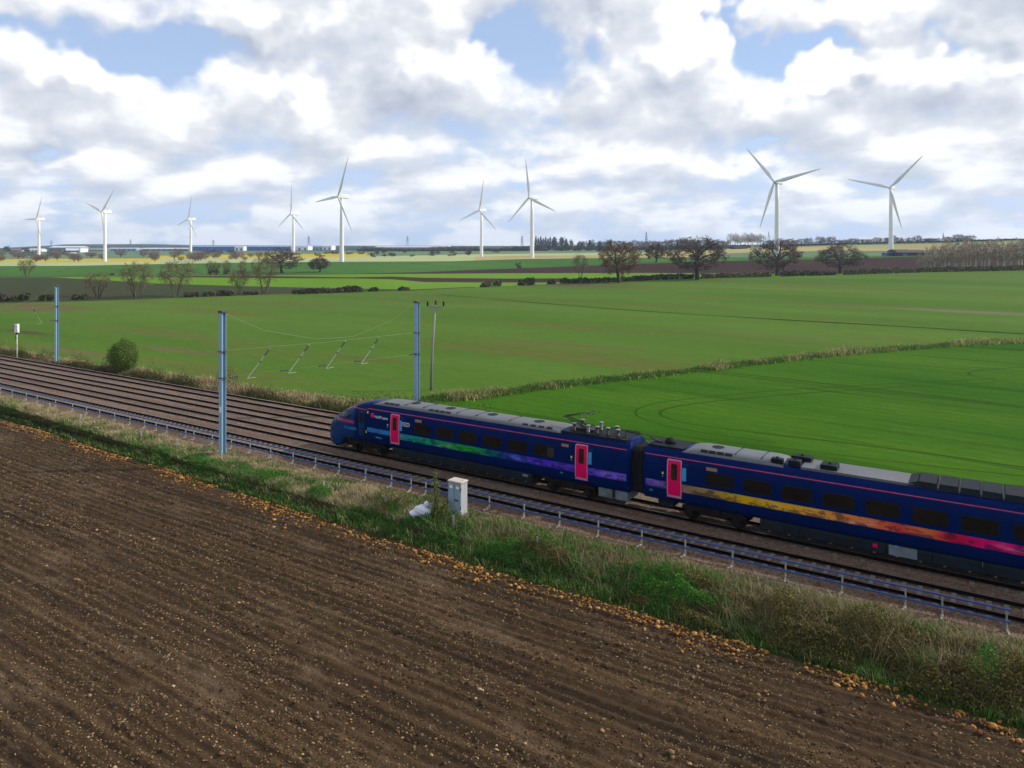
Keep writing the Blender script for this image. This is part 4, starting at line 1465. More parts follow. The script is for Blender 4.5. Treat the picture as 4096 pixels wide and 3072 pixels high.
# ------------------------------------------------------------------ trees
BARK = mat("bark", lin(62, 52, 46, .75), .9, 0, .25, 3.0)
BARKW = mat('willow_bark', lin(112, 100, 80, .5), .9, 0, .3, 3.0)
BARKP = mat("pale_bark", lin(206, 194, 174, .70), .9, 0, .3, 3.0)
TWIG = tint_mat("twigs_and_buds", .9, 0.0)
LEAF = tint_mat("leaves", .7, .25)


def gen_tree(seed, trunk=.25, cz=.60, rz=.40, n1=8, n2=40, n3=200, twigs=12, tl=.075, tw=.006, r0=.03, cols=((70, 60, 52),), stems=1,
             lead=.45, shell=.45, droop=0.0, taper=0.0):
    """bare tree, one unit high and one wide: limbs reach for points of a rounded crown; returns (wood, twigs)"""
    rs = np.random.default_rng(seed)
    wood = MB()
    nodes, dirs = [], []

    def target(k):
        while True:
            d = rs.normal(0, 1, 3)
            d /= np.linalg.norm(d)
            r = rs.uniform(shell, 1.0) ** .6
            lump = .82 + .36 * float(fbm(np.array([d[0] * 1.7 + 4 + seed]), np.array([d[1] * 1.7 + d[2] * 1.4 + 4]), 2, seed)[0])
            p = d * r * lump * np.array([.5, .5, rz])
            p[:2] *= 1 - taper * (p[2] / rz * .5 + .5)
            p[2] += cz
            if p[2] > cz - rz * .98:
                return p

    def limb(a, b, r, n, sag, bend=.06):
        L = np.linalg.norm(b - a)
        pts = []
        off = rs.normal(0, bend, 3) * L
        for t in np.linspace(0, 1, n + 1):
            p = a + (b - a) * t + off * math.sin(math.pi * t) + np.array([0, 0, sag * L]) * math.sin(math.pi * t)
            pts.append(p)
        wood.tube(pts, list(np.linspace(r, r * .45, n + 1)), 6 if r > .012 else (4 if r > .005 else 3), False)
        for i in range(1, n + 1):
            nodes.append(pts[i])
            dirs.append((pts[i] - pts[i - 1]) / (np.linalg.norm(pts[i] - pts[i - 1]) + 1e-9))

    for s_ in range(stems):
        a = s_ * 2.4 + rs.uniform(-.4, .4)
        base = np.array([0.0, 0, -.03]) if stems == 1 else np.array([.05 * math.cos(a), .05 * math.sin(a), -.03])
        top = np.array([rs.normal(0, .02), rs.normal(0, .02), lead]) if stems == 1 else np.array([.26 * math.cos(a), .26 * math.sin(a), lead * rs.uniform(.85, 1.1)])
        limb(base, top, r0 if stems == 1 else r0 * .6, 6, 0, .03)
    keep = [i for i in range(len(nodes)) if nodes[i][2] > trunk]
    nodes[:] = [nodes[i] for i in keep]
    dirs[:] = [dirs[i] for i in keep]
    for lev, (cnt, rr, seg, sag) in enumerate(((n1, r0 * .42, 4, .12), (n2, r0 * .17, 3, .06), (n3, r0 * .07, 2, .03))):
        cur = np.array(nodes)
        for k in range(cnt):
            p = target(k)
            dd = np.linalg.norm((cur - p) * np.array([1, 1, .9]), axis=1) + np.maximum(cur[:, 2] - p[2], 0) * 1.2
            limb(cur[int(np.argmin(dd))], p, rr, seg, sag)
        if lev == 2:
            tips = nodes[len(cur):]
            tdirs = dirs[len(cur):]
    P_, D_ = np.array(tips), np.array(tdirs)
    n = len(P_) * twigs // 2
    ix = rs.integers(0, len(P_), n)
    dv = D_[ix] * .6 + rs.normal(0, .75, (n, 3)) + np.array([0, 0, .10 - droop])
    dv /= np.linalg.norm(dv, axis=1)[:, None]
    L = tl * rs.uniform(.5, 1.3, n)[:, None]
    b = P_[ix] + rs.normal(0, tl * .3, (n, 3))
    side = np.cross(dv, rs.normal(0, 1, (n, 3)))
    side /= np.linalg.norm(side, axis=1)[:, None] + 1e-9
    w = tw * rs.uniform(.6, 1.4, n)[:, None]
    V = np.stack([b - side * w, b + side * w, b + dv * L * .55 + side * w * .9, b + dv * L], 1).reshape(-1, 3)
    c = np.array([lin(*q, 1.0) for q in cols])[rs.integers(0, len(cols), n)] * rs.uniform(.7, 1.3, (n, 1))
    zt = np.percentile(V[:, 2], 99.7)
    cw = max(np.percentile(V[:, 0], 99) - np.percentile(V[:, 0], 1), np.percentile(V[:, 1], 99) - np.percentile(V[:, 1], 1))
    sc = np.array([1 / cw, 1 / cw, 1 / zt])
    wm = mesh_np('trunk', np.array(wood.v) * sc, [np.array([f for f in wood.f if len(f) == 4])], True)
    tm = mesh_np('crown', V * sc, np.arange(4 * n).reshape(n, 4), False, np.repeat(c, 4, 0))
    tm.materials.append(TWIG)
    return wm, tm


def gen_leafy(seed, n=1500, leaf=.06, cols=((70, 90, 40),), shape='round', lumps=9):
    """unit-height leafy bush or evergreen: clumps of small leaves round a stem"""
    rs = np.random.default_rng(seed)
    wood = MB().tube([(0, 0, -.02), (0.01, 0, .35), (0, .01, .75)], [.035, .025, .008], 6, False)
    for k in range(6):
        a = k * 1.05
        wood.tube([(0, 0, .12 + .08 * k), (.3 * math.cos(a), .3 * math.sin(a), .35 + .08 * k)], [.015, .005], 4, False)
    cs = []
    for k in range(lumps):
        if shape == 'cone':
            z = rs.uniform(.1, .95)
            r = (1 - z) * .42
            a = rs.uniform(0, 6.28)
            cs.append((np.array([r * math.cos(a), r * math.sin(a), z]), .10 + .10 * (1 - z)))
        elif shape == 'column':
            z = rs.uniform(.12, .92)
            cs.append((np.array([rs.normal(0, .18), rs.normal(0, .18), z]), .16 * (1.15 - z)))
        else:
            a, z = rs.uniform(0, 6.28), rs.uniform(.18, .80)
            r = .34 * math.sqrt(max(.05, 1 - ((z - .45) / .5) ** 2))
            cs.append((np.array([r * math.cos(a), r * math.sin(a), z]), rs.uniform(.14, .24)))
    V, F_, Cc = [], [], []
    for k in range(n):
        c, rr = cs[rs.integers(len(cs))]
        d = rs.normal(0, 1, 3)
        d /= np.linalg.norm(d)
        p = c + d * rr * rs.uniform(.55, 1.05)
        p[2] = max(p[2], .01)
        a = rs.normal(0, 1, 3)
        a /= np.linalg.norm(a)
        b = np.cross(a, d + rs.normal(0, .4, 3))
        b /= np.linalg.norm(b) + 1e-9
        s = leaf * rs.uniform(.5, 1.3)
        i0 = len(V)
        V += [p - a * s * .5, p + b * s * .35, p + a * s * .5, p - b * s * .35]
        F_.append((i0, i0 + 1, i0 + 2, i0 + 3))
        Cc += [np.array(lin(*cols[rs.integers(len(cols))], 1.2)) * rs.uniform(.7, 1.25)] * 4
    V = np.array(V)
    zt = np.percentile(V[:, 2], 99.5)
    cw = np.percentile(V[:, 0], 98) - np.percentile(V[:, 0], 2)
    sc = np.array([1 / cw, 1 / cw, 1 / zt])
    wm = mesh_np('trunk', np.array(wood.v) * sc, [np.array([f for f in wood.f if len(f) == 4])], True)
    tm = mesh_np('crown', V * sc, np.array(F_), False, np.array(Cc))
    tm.materials.append(LEAF)
    return wm, tm


OAKC = ((84, 70, 62), (100, 82, 68), (70, 60, 58))
OAKB = ((126, 100, 72), (108, 88, 66), (92, 78, 60))
PALEC = ((104, 96, 66), (90, 86, 60), (112, 106, 76))
BIRC = ((116, 100, 86), (96, 86, 78), (130, 112, 92))
FARC = ((66, 68, 76), (54, 58, 70), (78, 76, 80))  # bluish grey: the haze of distance is put into these twig colours
PROTO = {
    'oak': [gen_tree(11, .20, .60, .42, 9, 60, 330, 13, .060, .0050, .045, OAKC), gen_tree(12, .20, .58, .44, 10, 60, 330, 13, .060, .0050, .045, OAKC, shell=.45),
            gen_tree(13, .22, .60, .42, 9, 60, 330, 15, .060, .0056, .040, OAKB, shell=.4)],
    'dense': [gen_tree(21, .22, .60, .40, 8, 50, 280, 16, .070, .0075, .04, OAKC)],
    'willow': [gen_tree(31, .20, .62, .38, 8, 50, 200, 10, .085, .0040, .034, PALEC, 5, .55, .3), gen_tree(32, .20, .62, .38, 6, 40, 200, 10, .085, .0040, .034, PALEC, 3, .55, .3)],
    'birch': [gen_tree(41, .30, .64, .38, 8, 46, 170, 7, .075, .0055, .045, BIRC, 1, .92, .25, .05), gen_tree(42, .34, .66, .36, 8, 46, 170, 7, .075, .0055, .045, BIRC, 1, .90, .25, .05)],
    'poplar': [gen_tree(51, .10, .54, .46, 14, 60, 180, 12, .05, .0300, .020, FARC, 1, .92, .2, -.4, .5)],
    'far': [gen_tree(61, .16, .58, .44, 8, 44, 150, 9, .085, .0085, .034, FARC), gen_tree(62, .16, .58, .44, 8, 44, 150, 11, .085, .0085, .034, BIRC, shell=.3)],
    'conifer': [gen_leafy(71, 1300, .07, ((38, 54, 44), (30, 46, 40)), 'cone', 40)],
    'evergreen': [gen_leafy(72, 1100, .08, ((44, 62, 44), (54, 68, 42), (36, 50, 40)), 'round', 12)],
    'bush': [gen_leafy(73, 1300, .075, ((70, 82, 46), (56, 66, 40), (88, 92, 52)), 'round', 9), gen_leafy(74, 1300, .075, ((60, 62, 40), (74, 70, 46), (50, 58, 36)), 'round', 11)],
}
for kk, lst in PROTO.items():
    for wm, tm in lst:
        wm.materials.append(BARKP if kk == 'birch' else (BARKW if kk == 'willow' else BARK))


def plant(name, kind, var, px, py, top, wpx, label, cat, group=None, f=None, rz=None):
    """a tree whose foot is at photo pixel (px, py), its top at row `top` and its crown wpx pixels wide"""
    if f is None:
        base, f = on_land(px, py)
    else:
        u, e = ue(px, py)
        base = uf(u, f, min(ground_z(u, f), CAM_H + e * f + 2))
    lst = PROTO[kind]
    wm, tm = lst[var % len(lst)]
    r = empty(name, base, random.uniform(0, 6.28) if rz is None else rz)
    u, e = ue(px, top)
    h = CAM_H + e * f - base[2]
    w = wpx * f / 2916.0
    r.scale = (w, w, max(h, 1.0))
    tag(r, label, cat, group)
    link('trunk', wm, None, r)
    link('crown', tm, None, r)
    ORDERED.append((px, r))
    return r


# hedgerow oaks and willows one can tell apart
plant('oak_tree', 'oak', 2, 2478, 1131, 963, 165, 'brown bushy oak at the left end of the hedge, budding', 'tree', rz=1.0)
plant('oak_tree', 'oak', 0, 2790, 1118, 948, 225, 'widest bare dark oak in the hedge on the right', 'tree', rz=2.0)
plant('oak_tree', 'oak', 1, 3106, 1104, 958, 195, 'bare oak standing in front of the largest turbine tower', 'tree', rz=0.4)
plant('oak_tree', 'oak', 0, 3359, 1095, 974, 175, 'bare oak farthest right in the hedge, left of the pale wood', 'tree', rz=4.2)
plant('bare_tree', 'willow', 1, 2320, 1117, 1014, 66, 'thin pale young tree left of the brown oak', 'tree')
plant('oak_tree', 'dense', 0, 2623, 1050, 976, 86, 'small round dark tree between two oaks, out in the field', 'tree')
plant('oak_tree', 'oak', 1, 1130, 1092, 993, 145, 'spreading dark oak in front of the white warehouse', 'tree', rz=3.0)
plant('oak_tree', 'dense', 0, 1277, 1089, 1030, 80, 'small dark round oak left of the large turbine', 'tree', rz=1.2)
for k, (px, py, top, w, lab) in enumerate([
        (547, 1193, 1046, 112, 'pale many-stemmed willow beside the brown field, its stems close together'),
        (703, 1186, 1040, 140, 'widest pale willow beside the brown field'),
        (391, 1190, 1086, 92, 'faint pale willow left of the other willows by the brown field'),
        (955, 1178, 1074, 84, 'pale bare willow second from the right by the brown field'),
        (1059, 1175, 1018, 96, 'tall pale willow in front of the spreading oak'),
        (108, 1109, 1036, 66, 'slim bare tree at the top edge of the brown field, far left')]):
    plant('willow_tree', 'willow', k, px, py, top, w, lab, 'tree')
for k, (px, top) in enumerate([(842, 1042), (866, 1046), (906, 1040), (971, 1040)]):
    plant('bare_tree', 'willow', k, px, 1097, top, 34, 'slim bare tree over a dark bush in the green field', 'tree', 'row of slim trees with bushes')
    plant('bush', 'bush', 1, px, 1098, 1076, 26, 'small dark bush at the foot of a slim bare tree', 'bush', 'bushes under the slim trees')
plant('bush', 'bush', 0, 2072, 1074, 1051, 26, 'single round bush out in the dark green pasture', 'bush')
plant('bush', 'bush', 1, 450, 1102, 1092, 20, 'tiny dark bush alone in the pasture on the left', 'bush')

# hedge clumps and hedges
HEDC = [((56, 64, 38), (46, 56, 34), (70, 74, 44)), ((78, 84, 46), (62, 68, 40), (88, 82, 52)), ((64, 58, 44), (74, 66, 48), (54, 56, 38))]


def hedge(pts, h, label, cols, width=2.2, dens=26, name='hedge', group=None, leaf=.55):
    """leafy hedge along photo pixels pts, h pixels high"""
    P = [on_land(*p) for p in pts]
    base = P[0][0]
    root = empty(name, base)
    tag(root, label, 'hedge' if name == 'hedge' else 'bush', group)
    V, F_, Cc = [], [], []
    st = MB()
    for (a, fa), (b, fb) in zip(P[:-1], P[1:]):
        L = np.linalg.norm(b - a)
        hm = h * (fa + fb) / 2 / 2916.0
        n = max(40, int(L * dens))
        t = rng.uniform(0, 1, n)
        c = a[None] + (b - a)[None] * t[:, None]
        hn = .55 + .75 * fbm(t * L / 5.0 + a[0], t * 0 + a[1], 3, 3)
        perp = np.array([-(b - a)[1], (b - a)[0], 0]) / max(L, 1e-6)
        ang = rng.uniform(0, np.pi, n)
        rad = rng.uniform(.6, 1.0, n)
        off = np.cos(ang) * rad * width / 2
        zz = np.abs(np.sin(ang)) * rad * hm * hn
        p = c + perp[None] * off[:, None]
        p[:, 2] = c[:, 2] + zz
        d1 = rng.normal(0, 1, (n, 3))
        d1 /= np.linalg.norm(d1, axis=1)[:, None]
        d2 = np.cross(d1, rng.normal(0, 1, (n, 3)))
        d2 /= np.linalg.norm(d2, axis=1)[:, None] + 1e-9
        s = leaf * rng.uniform(.5, 1.3, n)[:, None]
        q = np.stack([p - d1 * s, p + d2 * s * .7, p + d1 * s, p - d2 * s * .7], 1).reshape(-1, 3) - base
        i0 = len(V)
        V += list(q)
        F_ += [(i0 + 4 * i, i0 + 4 * i + 1, i0 + 4 * i + 2, i0 + 4 * i + 3) for i in range(n)]
        cc = np.array([lin(*cols[k], 1.25) for k in rng.integers(0, len(cols), n)]) * rng.uniform(.7, 1.25, n)[:, None]
        Cc += list(np.repeat(cc, 4, 0))
        for k in range(max(2, int(L / 4))):
            tt = rng.uniform(0, 1)
            sp = a + (b - a) * tt - base
            st.tube([sp, sp + np.array([rng.normal(0, .3), rng.normal(0, .3), hm * .8])], [.10, .03], 4, False)
    me = mesh_np('foliage', np.array(V), np.array(F_), False, np.array(Cc))
    me.materials.append(LEAF)
    link('foliage', me, None, root)
    st.build('stems', BARK, root)
    return root


for k, (a, b, y0, y1, h, ci, lab) in enumerate([
        (-60, 24, 1206, 1206, 26, 2, 'dark hedge clump cut by the left edge of the picture'),
        (34, 116, 1205, 1203, 28, 0, 'longest dark hedge clump at the far left field corner'),
        (156, 214, 1203, 1202, 24, 0, 'dark hedge clump just left of the farthest left mast'),
        (292, 352, 1199, 1197, 21, 0, 'dark low hedge clump right of the farthest left mast'),
        (738, 792, 1188, 1186, 17, 2, 'small dim hedge clump under the widest willow'),
        (812, 852, 1185, 1184, 16, 0, 'smallest hedge clump between two willows'),
        (868, 930, 1184, 1182, 22, 2, 'dim brown hedge clump between the willows'),
        (975, 1028, 1180, 1178, 14, 0, 'low hedge clump left of the tall pale willow'),
        (1172, 1430, 1177, 1168, 22, 2, 'long low brown hedge running right from the tall willow'),
        (1420, 1446, 1168, 1167, 18, 0, 'dark bush ending the long low hedge'),
        (1482, 1505, 1166, 1165, 14, 0, 'small dark bush standing off the end of the low hedge'),
        (1600, 1632, 1163, 1162, 15, 0, 'small dark bush by the bare patch in the hedge line'),
        (1928, 1964, 1149, 1147, 22, 1, 'round bush at the field edge, leftmost of the right hedge'),
        (1976, 2004, 1146, 1145, 28, 1, 'upright bush at the field edge, second of the right hedge'),
        (2073, 2140, 1142, 1140, 28, 0, 'wide clipped-looking bush at the field edge'),
        (2196, 2214, 1137, 1136, 18, 2, 'little brown bush at the field edge'),
        (2246, 2290, 1135, 1133, 22, 2, 'brown bush where the continuous hedge begins'),
]):
    hedge([(a, y0), ((a + b) / 2, (y0 + y1) / 2), (b, y1)], h, lab, HEDC[ci], 3.0, 60, 'hedge_clump', 'hedge clumps along the field edge')
hedge([(2290, 1134), (2400, 1130), (2478, 1128)], 21, 'green hedge running up to the brown oak', HEDC[0], 2.6, 42)
hedge([(2485, 1127), (2560, 1123), (2640, 1119), (2700, 1117), (2775, 1115)], 22, 'green hedge between the two largest oaks', HEDC[0], 2.6, 42)
hedge([(2805, 1114), (2900, 1111), (3000, 1109), (3090, 1107)], 20, 'olive hedge left of the turbine oak', HEDC[1], 2.6, 42)
hedge([(3120, 1106), (3240, 1103), (3345, 1100)], 19, 'olive hedge right of the turbine oak', HEDC[0], 2.6, 42)
hedge([(3375, 1099), (3500, 1095), (3620, 1091), (3740, 1088), (3900, 1085), (4100, 1081)], 21, 'bushy olive hedge along the foot of the pale wood', HEDC[1], 2.8, 46)

# pale wood on the right: trunks one can tell apart
for k in range(32):
    px = 3690 + (k % 16) * 27 + random.uniform(-9, 9)
    row = k // 16
    py = 1088 - (px - 3700) * .02 - row * 5
    top = np.interp(px, [3680, 3760, 3830, 3900, 4000, 4100], [1000, 962, 948, 950, 952, 944]) + random.uniform(-6, 40)
    plant('birch_tree', 'birch', k, px, py, top, random.uniform(40, 66), 'slender pale-barked bare tree in the wood on the right edge', 'tree',
          'pale bare trees of the wood')

# far trees, left: pale brown thickets in front of the town
for k in range(44):
    px = random.uniform(-40, 860)
    py = random.uniform(1024, 1048)
    plant('bare_tree', 'far', 1, px, py, py - random.uniform(20, 36), random.uniform(24, 44), 'brown bare tree in the thicket before the town, far left', 'tree',
          'brown trees before the town')
for k, (px, py, top, w) in enumerate([(26, 1011, 984, 30), (98, 1014, 990, 36), (250, 1020, 995, 24), (840, 1012, 1000, 60), (866, 1013, 1001, 50), (920, 1012, 1001, 44)]):
    plant('evergreen_tree', 'evergreen', 0, px, py, top, w, 'dark evergreen tree among the far town buildings', 'tree', 'evergreens of the town')
for k in range(16):
    px = random.uniform(860, 1180)
    py = random.uniform(1026, 1044)
    plant('bare_tree', 'far', 1, px, py, py - random.uniform(14, 26), random.uniform(20, 34), 'brown bare tree near the rape field before the blue shed', 'tree', 'trees by the rape field')
for k in range(30):
    px = random.uniform(1260, 2010)
    py = float(np.interp(px, [1260, 2010], [1020, 1012])) + random.uniform(-8, 10)
    plant('bush', 'bush', k, px, py + 2, py - random.uniform(6, 13), random.uniform(14, 30), 'bush in the far hedgerows left of the poplars', 'bush', 'far hedgerow bushes')
for k in range(34):
    px = random.uniform(1440, 2150)
    plant('bare_tree', 'far', k, px, 1004, random.uniform(984, 993), random.uniform(26, 54), 'grey-blue bare tree on the skyline left of the poplars', 'tree', 'skyline trees in the middle')
# poplars and the dark clump
for k in range(9):
    plant('poplar_tree', 'poplar', 0, 2144 + k * 9.5, 1001, 944 + (k * 7) % 13, 11, 'thin columnar poplar in the row beside the red barn', 'tree', 'row of poplars')
for k in range(16):
    px = 2218 + k * 15 + random.uniform(-5, 5)
    top = np.interp(px, [2218, 2250, 2290, 2330, 2360, 2400, 2450], [950, 940, 972, 962, 960, 958, 948]) + random.uniform(-3, 9)
    kind = ('conifer', 'evergreen', 'far')[k % 3]
    plant('conifer_tree' if k % 3 == 0 else 'clump_tree', kind, k, px, 1002, top, 16 if k % 3 == 0 else 34, 'dark tree in the tall clump right of the poplars' if k % 3 else
          'dark pointed conifer in the clump right of the poplars', 'tree', 'dark clump conifers' if k % 3 == 0 else 'dark clump trees')
for k in range(10):
    plant('evergreen_tree', 'evergreen', 0, 2060 + k * 42 + random.uniform(-8, 8), 1004, 985 + random.uniform(-4, 3), 44, 'low dark evergreen at the foot of the tall clump', 'tree', 'low evergreens of the clump')
for k in range(24):
    px = 2465 + k * 19 + random.uniform(-6, 6)
    top = np.interp(px, [2465, 2540, 2700, 2800, 2910], [962, 958, 950, 946, 962]) + random.uniform(0, 14)
    plant('skyline_tree', 'far', k, px, 998, top, random.uniform(32, 50), 'bare tree on the skyline behind the hedgerow oaks', 'tree', 'skyline trees behind the oaks')
for k in range(10):
    px = 2925 + k * 13 + random.uniform(-4, 4)
    plant('skyline_tree', 'birch', k, px, 988, 928 + random.uniform(0, 16), random.uniform(26, 40), 'tall pale bare tree in the group left of the largest turbine', 'tree', 'tall pale skyline group')
for k in range(36):
    px = 3070 + k * 23 + random.uniform(-7, 7)
    by = float(np.interp(px, [3070, 3300, 3550, 3800, 4000], [988, 978, 972, 966, 960]))
    plant('skyline_tree', 'far', k, px, by + 4, by - random.uniform(14, 36), random.uniform(26, 46), 'bare tree on the ridge line at the right', 'tree', 'ridge line trees')
hedge([(3040, 990), (3300, 980), (3550, 974), (3800, 968), (4100, 960)], 6, 'dark hedge along the ridge under the skyline trees', HEDC[0], 4.0, 10, leaf=1.2)
hedge([(2440, 1001), (2650, 1000), (2850, 996), (3000, 990)], 11, 'dark far hedge under the skyline trees behind the oaks', HEDC[0], 5.0, 12, leaf=1.4)
hedge([(1430, 1006), (1700, 1005), (2000, 1004), (2150, 1003)], 9, 'grey-green far wood edge left of the poplars', HEDC[0], 8.0, 10, leaf=1.8)

# ------------------------------------------------------------------ far buildings
WALLW = mat("white_cladding", lin(240, 242, 246, .85), .5, 0, .05, .05)
WALLB = mat("blue_cladding", lin(70, 110, 190, .75), .5, 0, .15, .03)
WALLBL = mat("pale_blue_cladding", lin(150, 176, 216, .75), .5, 0, .12, .03)
WALLG = mat("grey_cladding", lin(126, 134, 142, .7), .6, 0, .1, .05)
ROOFP = mat("pale_roof", lin(206, 214, 220, .8), .5, 0, .08, .05)
ROOFB = mat("brown_roof", lin(104, 84, 74, .7), .8, 0, .15, .1)
BARNR = mat("barn_red", lin(150, 62, 74, .7), .7, 0, .15, .1)
BARND = mat("barn_dark", lin(62, 56, 60, .7), .7, 0, .2, .1)
DOORB = mat("barn_door_blue", lin(60, 110, 160, .7), .5)
WINB = mat("far_window", lin(70, 84, 100, .6), .3)
BRICKT = mat("far_brick", lin(170, 130, 104, .7), .8, 0, .15, .2)


def shed(px0, px1, py_base, py_eave, py_ridge, f, wall, roof, label, depth=30.0, doors=0, windows=0, name='warehouse', cat='building', dm=None, arch=False, endwall=None):
    """long shed facing the camera between photo columns px0 and px1"""
    u0, e0 = ue(px0, py_base)
    u1, _ = ue(px1, py_base)
    zb = CAM_H + e0 * f
    a, b = uf(u0, f, zb), uf(u1, f, zb)
    L = float(np.linalg.norm(b - a))
    hw = (CAM_H + ue(px0, py_eave)[1] * f) - zb
    hr = (CAM_H + ue(px0, py_ridge)[1] * f) - zb
    root = empty(name, a, math.atan2(b[1] - a[1], b[0] - a[0]))
    tag(root, label, cat)
    MB().box(0, L, 0, depth, -6, hw).build('wall', wall, root)
    prof_ = [(-.6, hw + .01), (depth * .25, hw + (hr - hw) * (.78 if arch else .5)), (depth * .5, hr), (depth * .75, hw + (hr - hw) * (.78 if arch else .5)), (depth + .6, hw + .01)]
    MB().extrude_x(prof_, -.5, L + .5).build('roof', roof, root)
    for k in range(doors):
        c = L * (k + .5) / doors
        w = min(L / doors * .3, 5)
        d_ = MB().box(c - w / 2, c + w / 2, -.25, .02, -.5, hw * .72).build('door', dm or WINB, root)
        MB().box(c - w / 2 - .2, c + w / 2 + .2, -.12, .02, hw * .72, hw * .72 + .4).build('lintel', roof, d_)
    for k in range(windows):
        c = L * (k + .5) / windows
        w = L / windows * .45
        d_ = MB().box(c - w / 2, c + w / 2, -.15, .02, hw * .45, hw * .72).build('window', WINB, root)
        MB().box(c - w / 2 - .15, c + w / 2 + .15, -.28, .02, hw * .45 - .3, hw * .45 - .005).build('sill', ROOFP, d_)
    if endwall:
        MB().box(L + .01, L + L * .08, .5, depth - .5, -6, hr * .98).build('end_bay', endwall, root)
    return root


FT = 1750.0
shed(756, 1165, 1009, 986, 982, FT, WALLB, WALLBL, 'very long blue distribution shed on the left horizon', 60, doors=14)
shed(938, 974, 1010, 986, 984, FT - 60, WALLW, ROOFP, 'bright white cube building in front of the long blue shed', 20, doors=2)
shed(945, 972, 1018, 1011, 1007, FT - 400, BRICKT, ROOFB, 'small brick house under the white cube building', 9, windows=3, name='house')
shed(1163, 1232, 1012, 985, 982, FT - 30, WALLW, ROOFP, 'white warehouse behind the spreading oak', 40, doors=3)
shed(1232, 1290, 1008, 985, 983, FT + 20, WALLBL, ROOFP, 'pale blue warehouse joined between two white ones', 40, doors=4)
shed(1290, 1326, 1008, 983, 980, FT - 10, WALLW, ROOFP, 'white warehouse block right of the pale blue one', 40, doors=2)
shed(195, 320, 1006, 990, 984, FT, WALLG, ROOFP, 'long factory with a pale roof right of the first turbine', 40, doors=6)
shed(248, 316, 1012, 1002, 993, FT - 150, WALLG, ROOFP, 'grey works with a sloping pale roof and white end', 30, doors=4, endwall=WALLW)
shed(268, 296, 1018, 1012, 1010, FT - 300, WALLW, WALLW, 'tiny white hut below the grey works', 12, windows=2, name='hut')
shed(40, 88, 1007, 996, 990, FT - 60, WALLW, ROOFB, 'white house with a brown roof at the far left', 14, windows=5, name='house')
shed(112, 166, 1006, 998, 994, FT - 40, WALLW, ROOFP, 'low white shed behind the first turbine tower', 20, doors=4)
shed(354, 414, 1010, 1000, 992, FT - 40, WALLG, WALLG, 'double-arched grey warehouse left of the second turbine tower', 30, doors=5, arch=True)
shed(430, 545, 1003, 994, 991, FT + 30, WALLBL, ROOFP, 'long pale shed just right of the second turbine', 30, doors=6)
shed(560, 755, 1003, 995, 991, FT + 60, WALLBL, ROOFP, 'longest pale shed left of the third turbine', 30, doors=9)
shed(1500, 1786, 1004, 989, 985, 1600, WALLG, ROOFP, 'low grey shed with a pale roof in the far middle', 40, doors=10)
shed(1786, 1800, 1004, 986, 983, 1590, WALLW, ROOFP, 'white end block of the low grey shed', 30, doors=1)
shed(2150, 2186, 1003, 996, 992, 1290, BARNR, BARNR, 'dark red barn below the poplars', 20, doors=2, name='barn')
shed(2938, 2990, 1000, 989, 986, 1000, BARND, BARND, 'dark flat barn on the skyline left of the largest turbine', 20, doors=2, name='barn')
shed(3034, 3062, 1000, 993, 990, 960, WALLW, ROOFP, 'small white shed beside the largest turbine', 10, doors=2, name='hut')
shed(3590, 3650, 1022, 1010, 997, 560, BARND, BARND, 'arched dark barn with a blue door right of the last turbine', 16, doors=1, name='barn', dm=DOORB, arch=True)
shed(3652, 3702, 1021, 1010, 998, 562, BARND, BARND, 'arched dark barn with a tan door beside the blue-doored barn', 16, doors=1, name='barn', dm=TANP, arch=True)
shed(3548, 3572, 1021, 1012, 1009, 566, DOORB, DOORB, 'small blue lean-to left of the arched barns', 8, doors=1, name='hut')

# ------------------------------------------------------------------ lattice pylons
PYL = mat("pylon_steel", lin(110, 122, 138, .75), .6, .2, .05)


def pylon_meshes():
    legs, brace, arms = MB(), MB(), MB()
    wz = lambda z: .105 * (1 - z) ** 1.25 + .012
    zs_ = [0, .16, .30, .43, .55, .66, .76, .85, .93, 1.0]
    for sx in (-1, 1):
        for sy in (-1, 1):
            legs.tube([(sx * wz(z), sy * wz(z), z) for z in zs_], .0075, 4)
    for i in range(len(zs_) - 1):
        a, b = zs_[i], zs_[i + 1]
        for s in (-1, 1):
            brace.tube([(-wz(a), s * wz(a), a), (wz(b), s * wz(b), b)], .0045, 3)
            brace.tube([(wz(a), s * wz(a), a), (-wz(b), s * wz(b), b)], .0045, 3)
            brace.tube([(s * wz(a), -wz(a), a), (s * wz(b), wz(b), b)], .0045, 3)
    for z, w in ((.66, .16), (.78, .20), (.90, .14)):
        for s in (-1, 1):
            arms.tube([(0, 0, z + .03), (s * w, 0, z)], .006, 4)
            arms.tube([(0, 0, z), (s * w, 0, z)], .006, 4)
    out = []
    for nm, m_ in (('legs', legs), ('bracing', brace), ('cross_arms', arms)):
        me = m_.mesh(nm)
        me.materials.append(PYL)
        out.append(me)
    return out


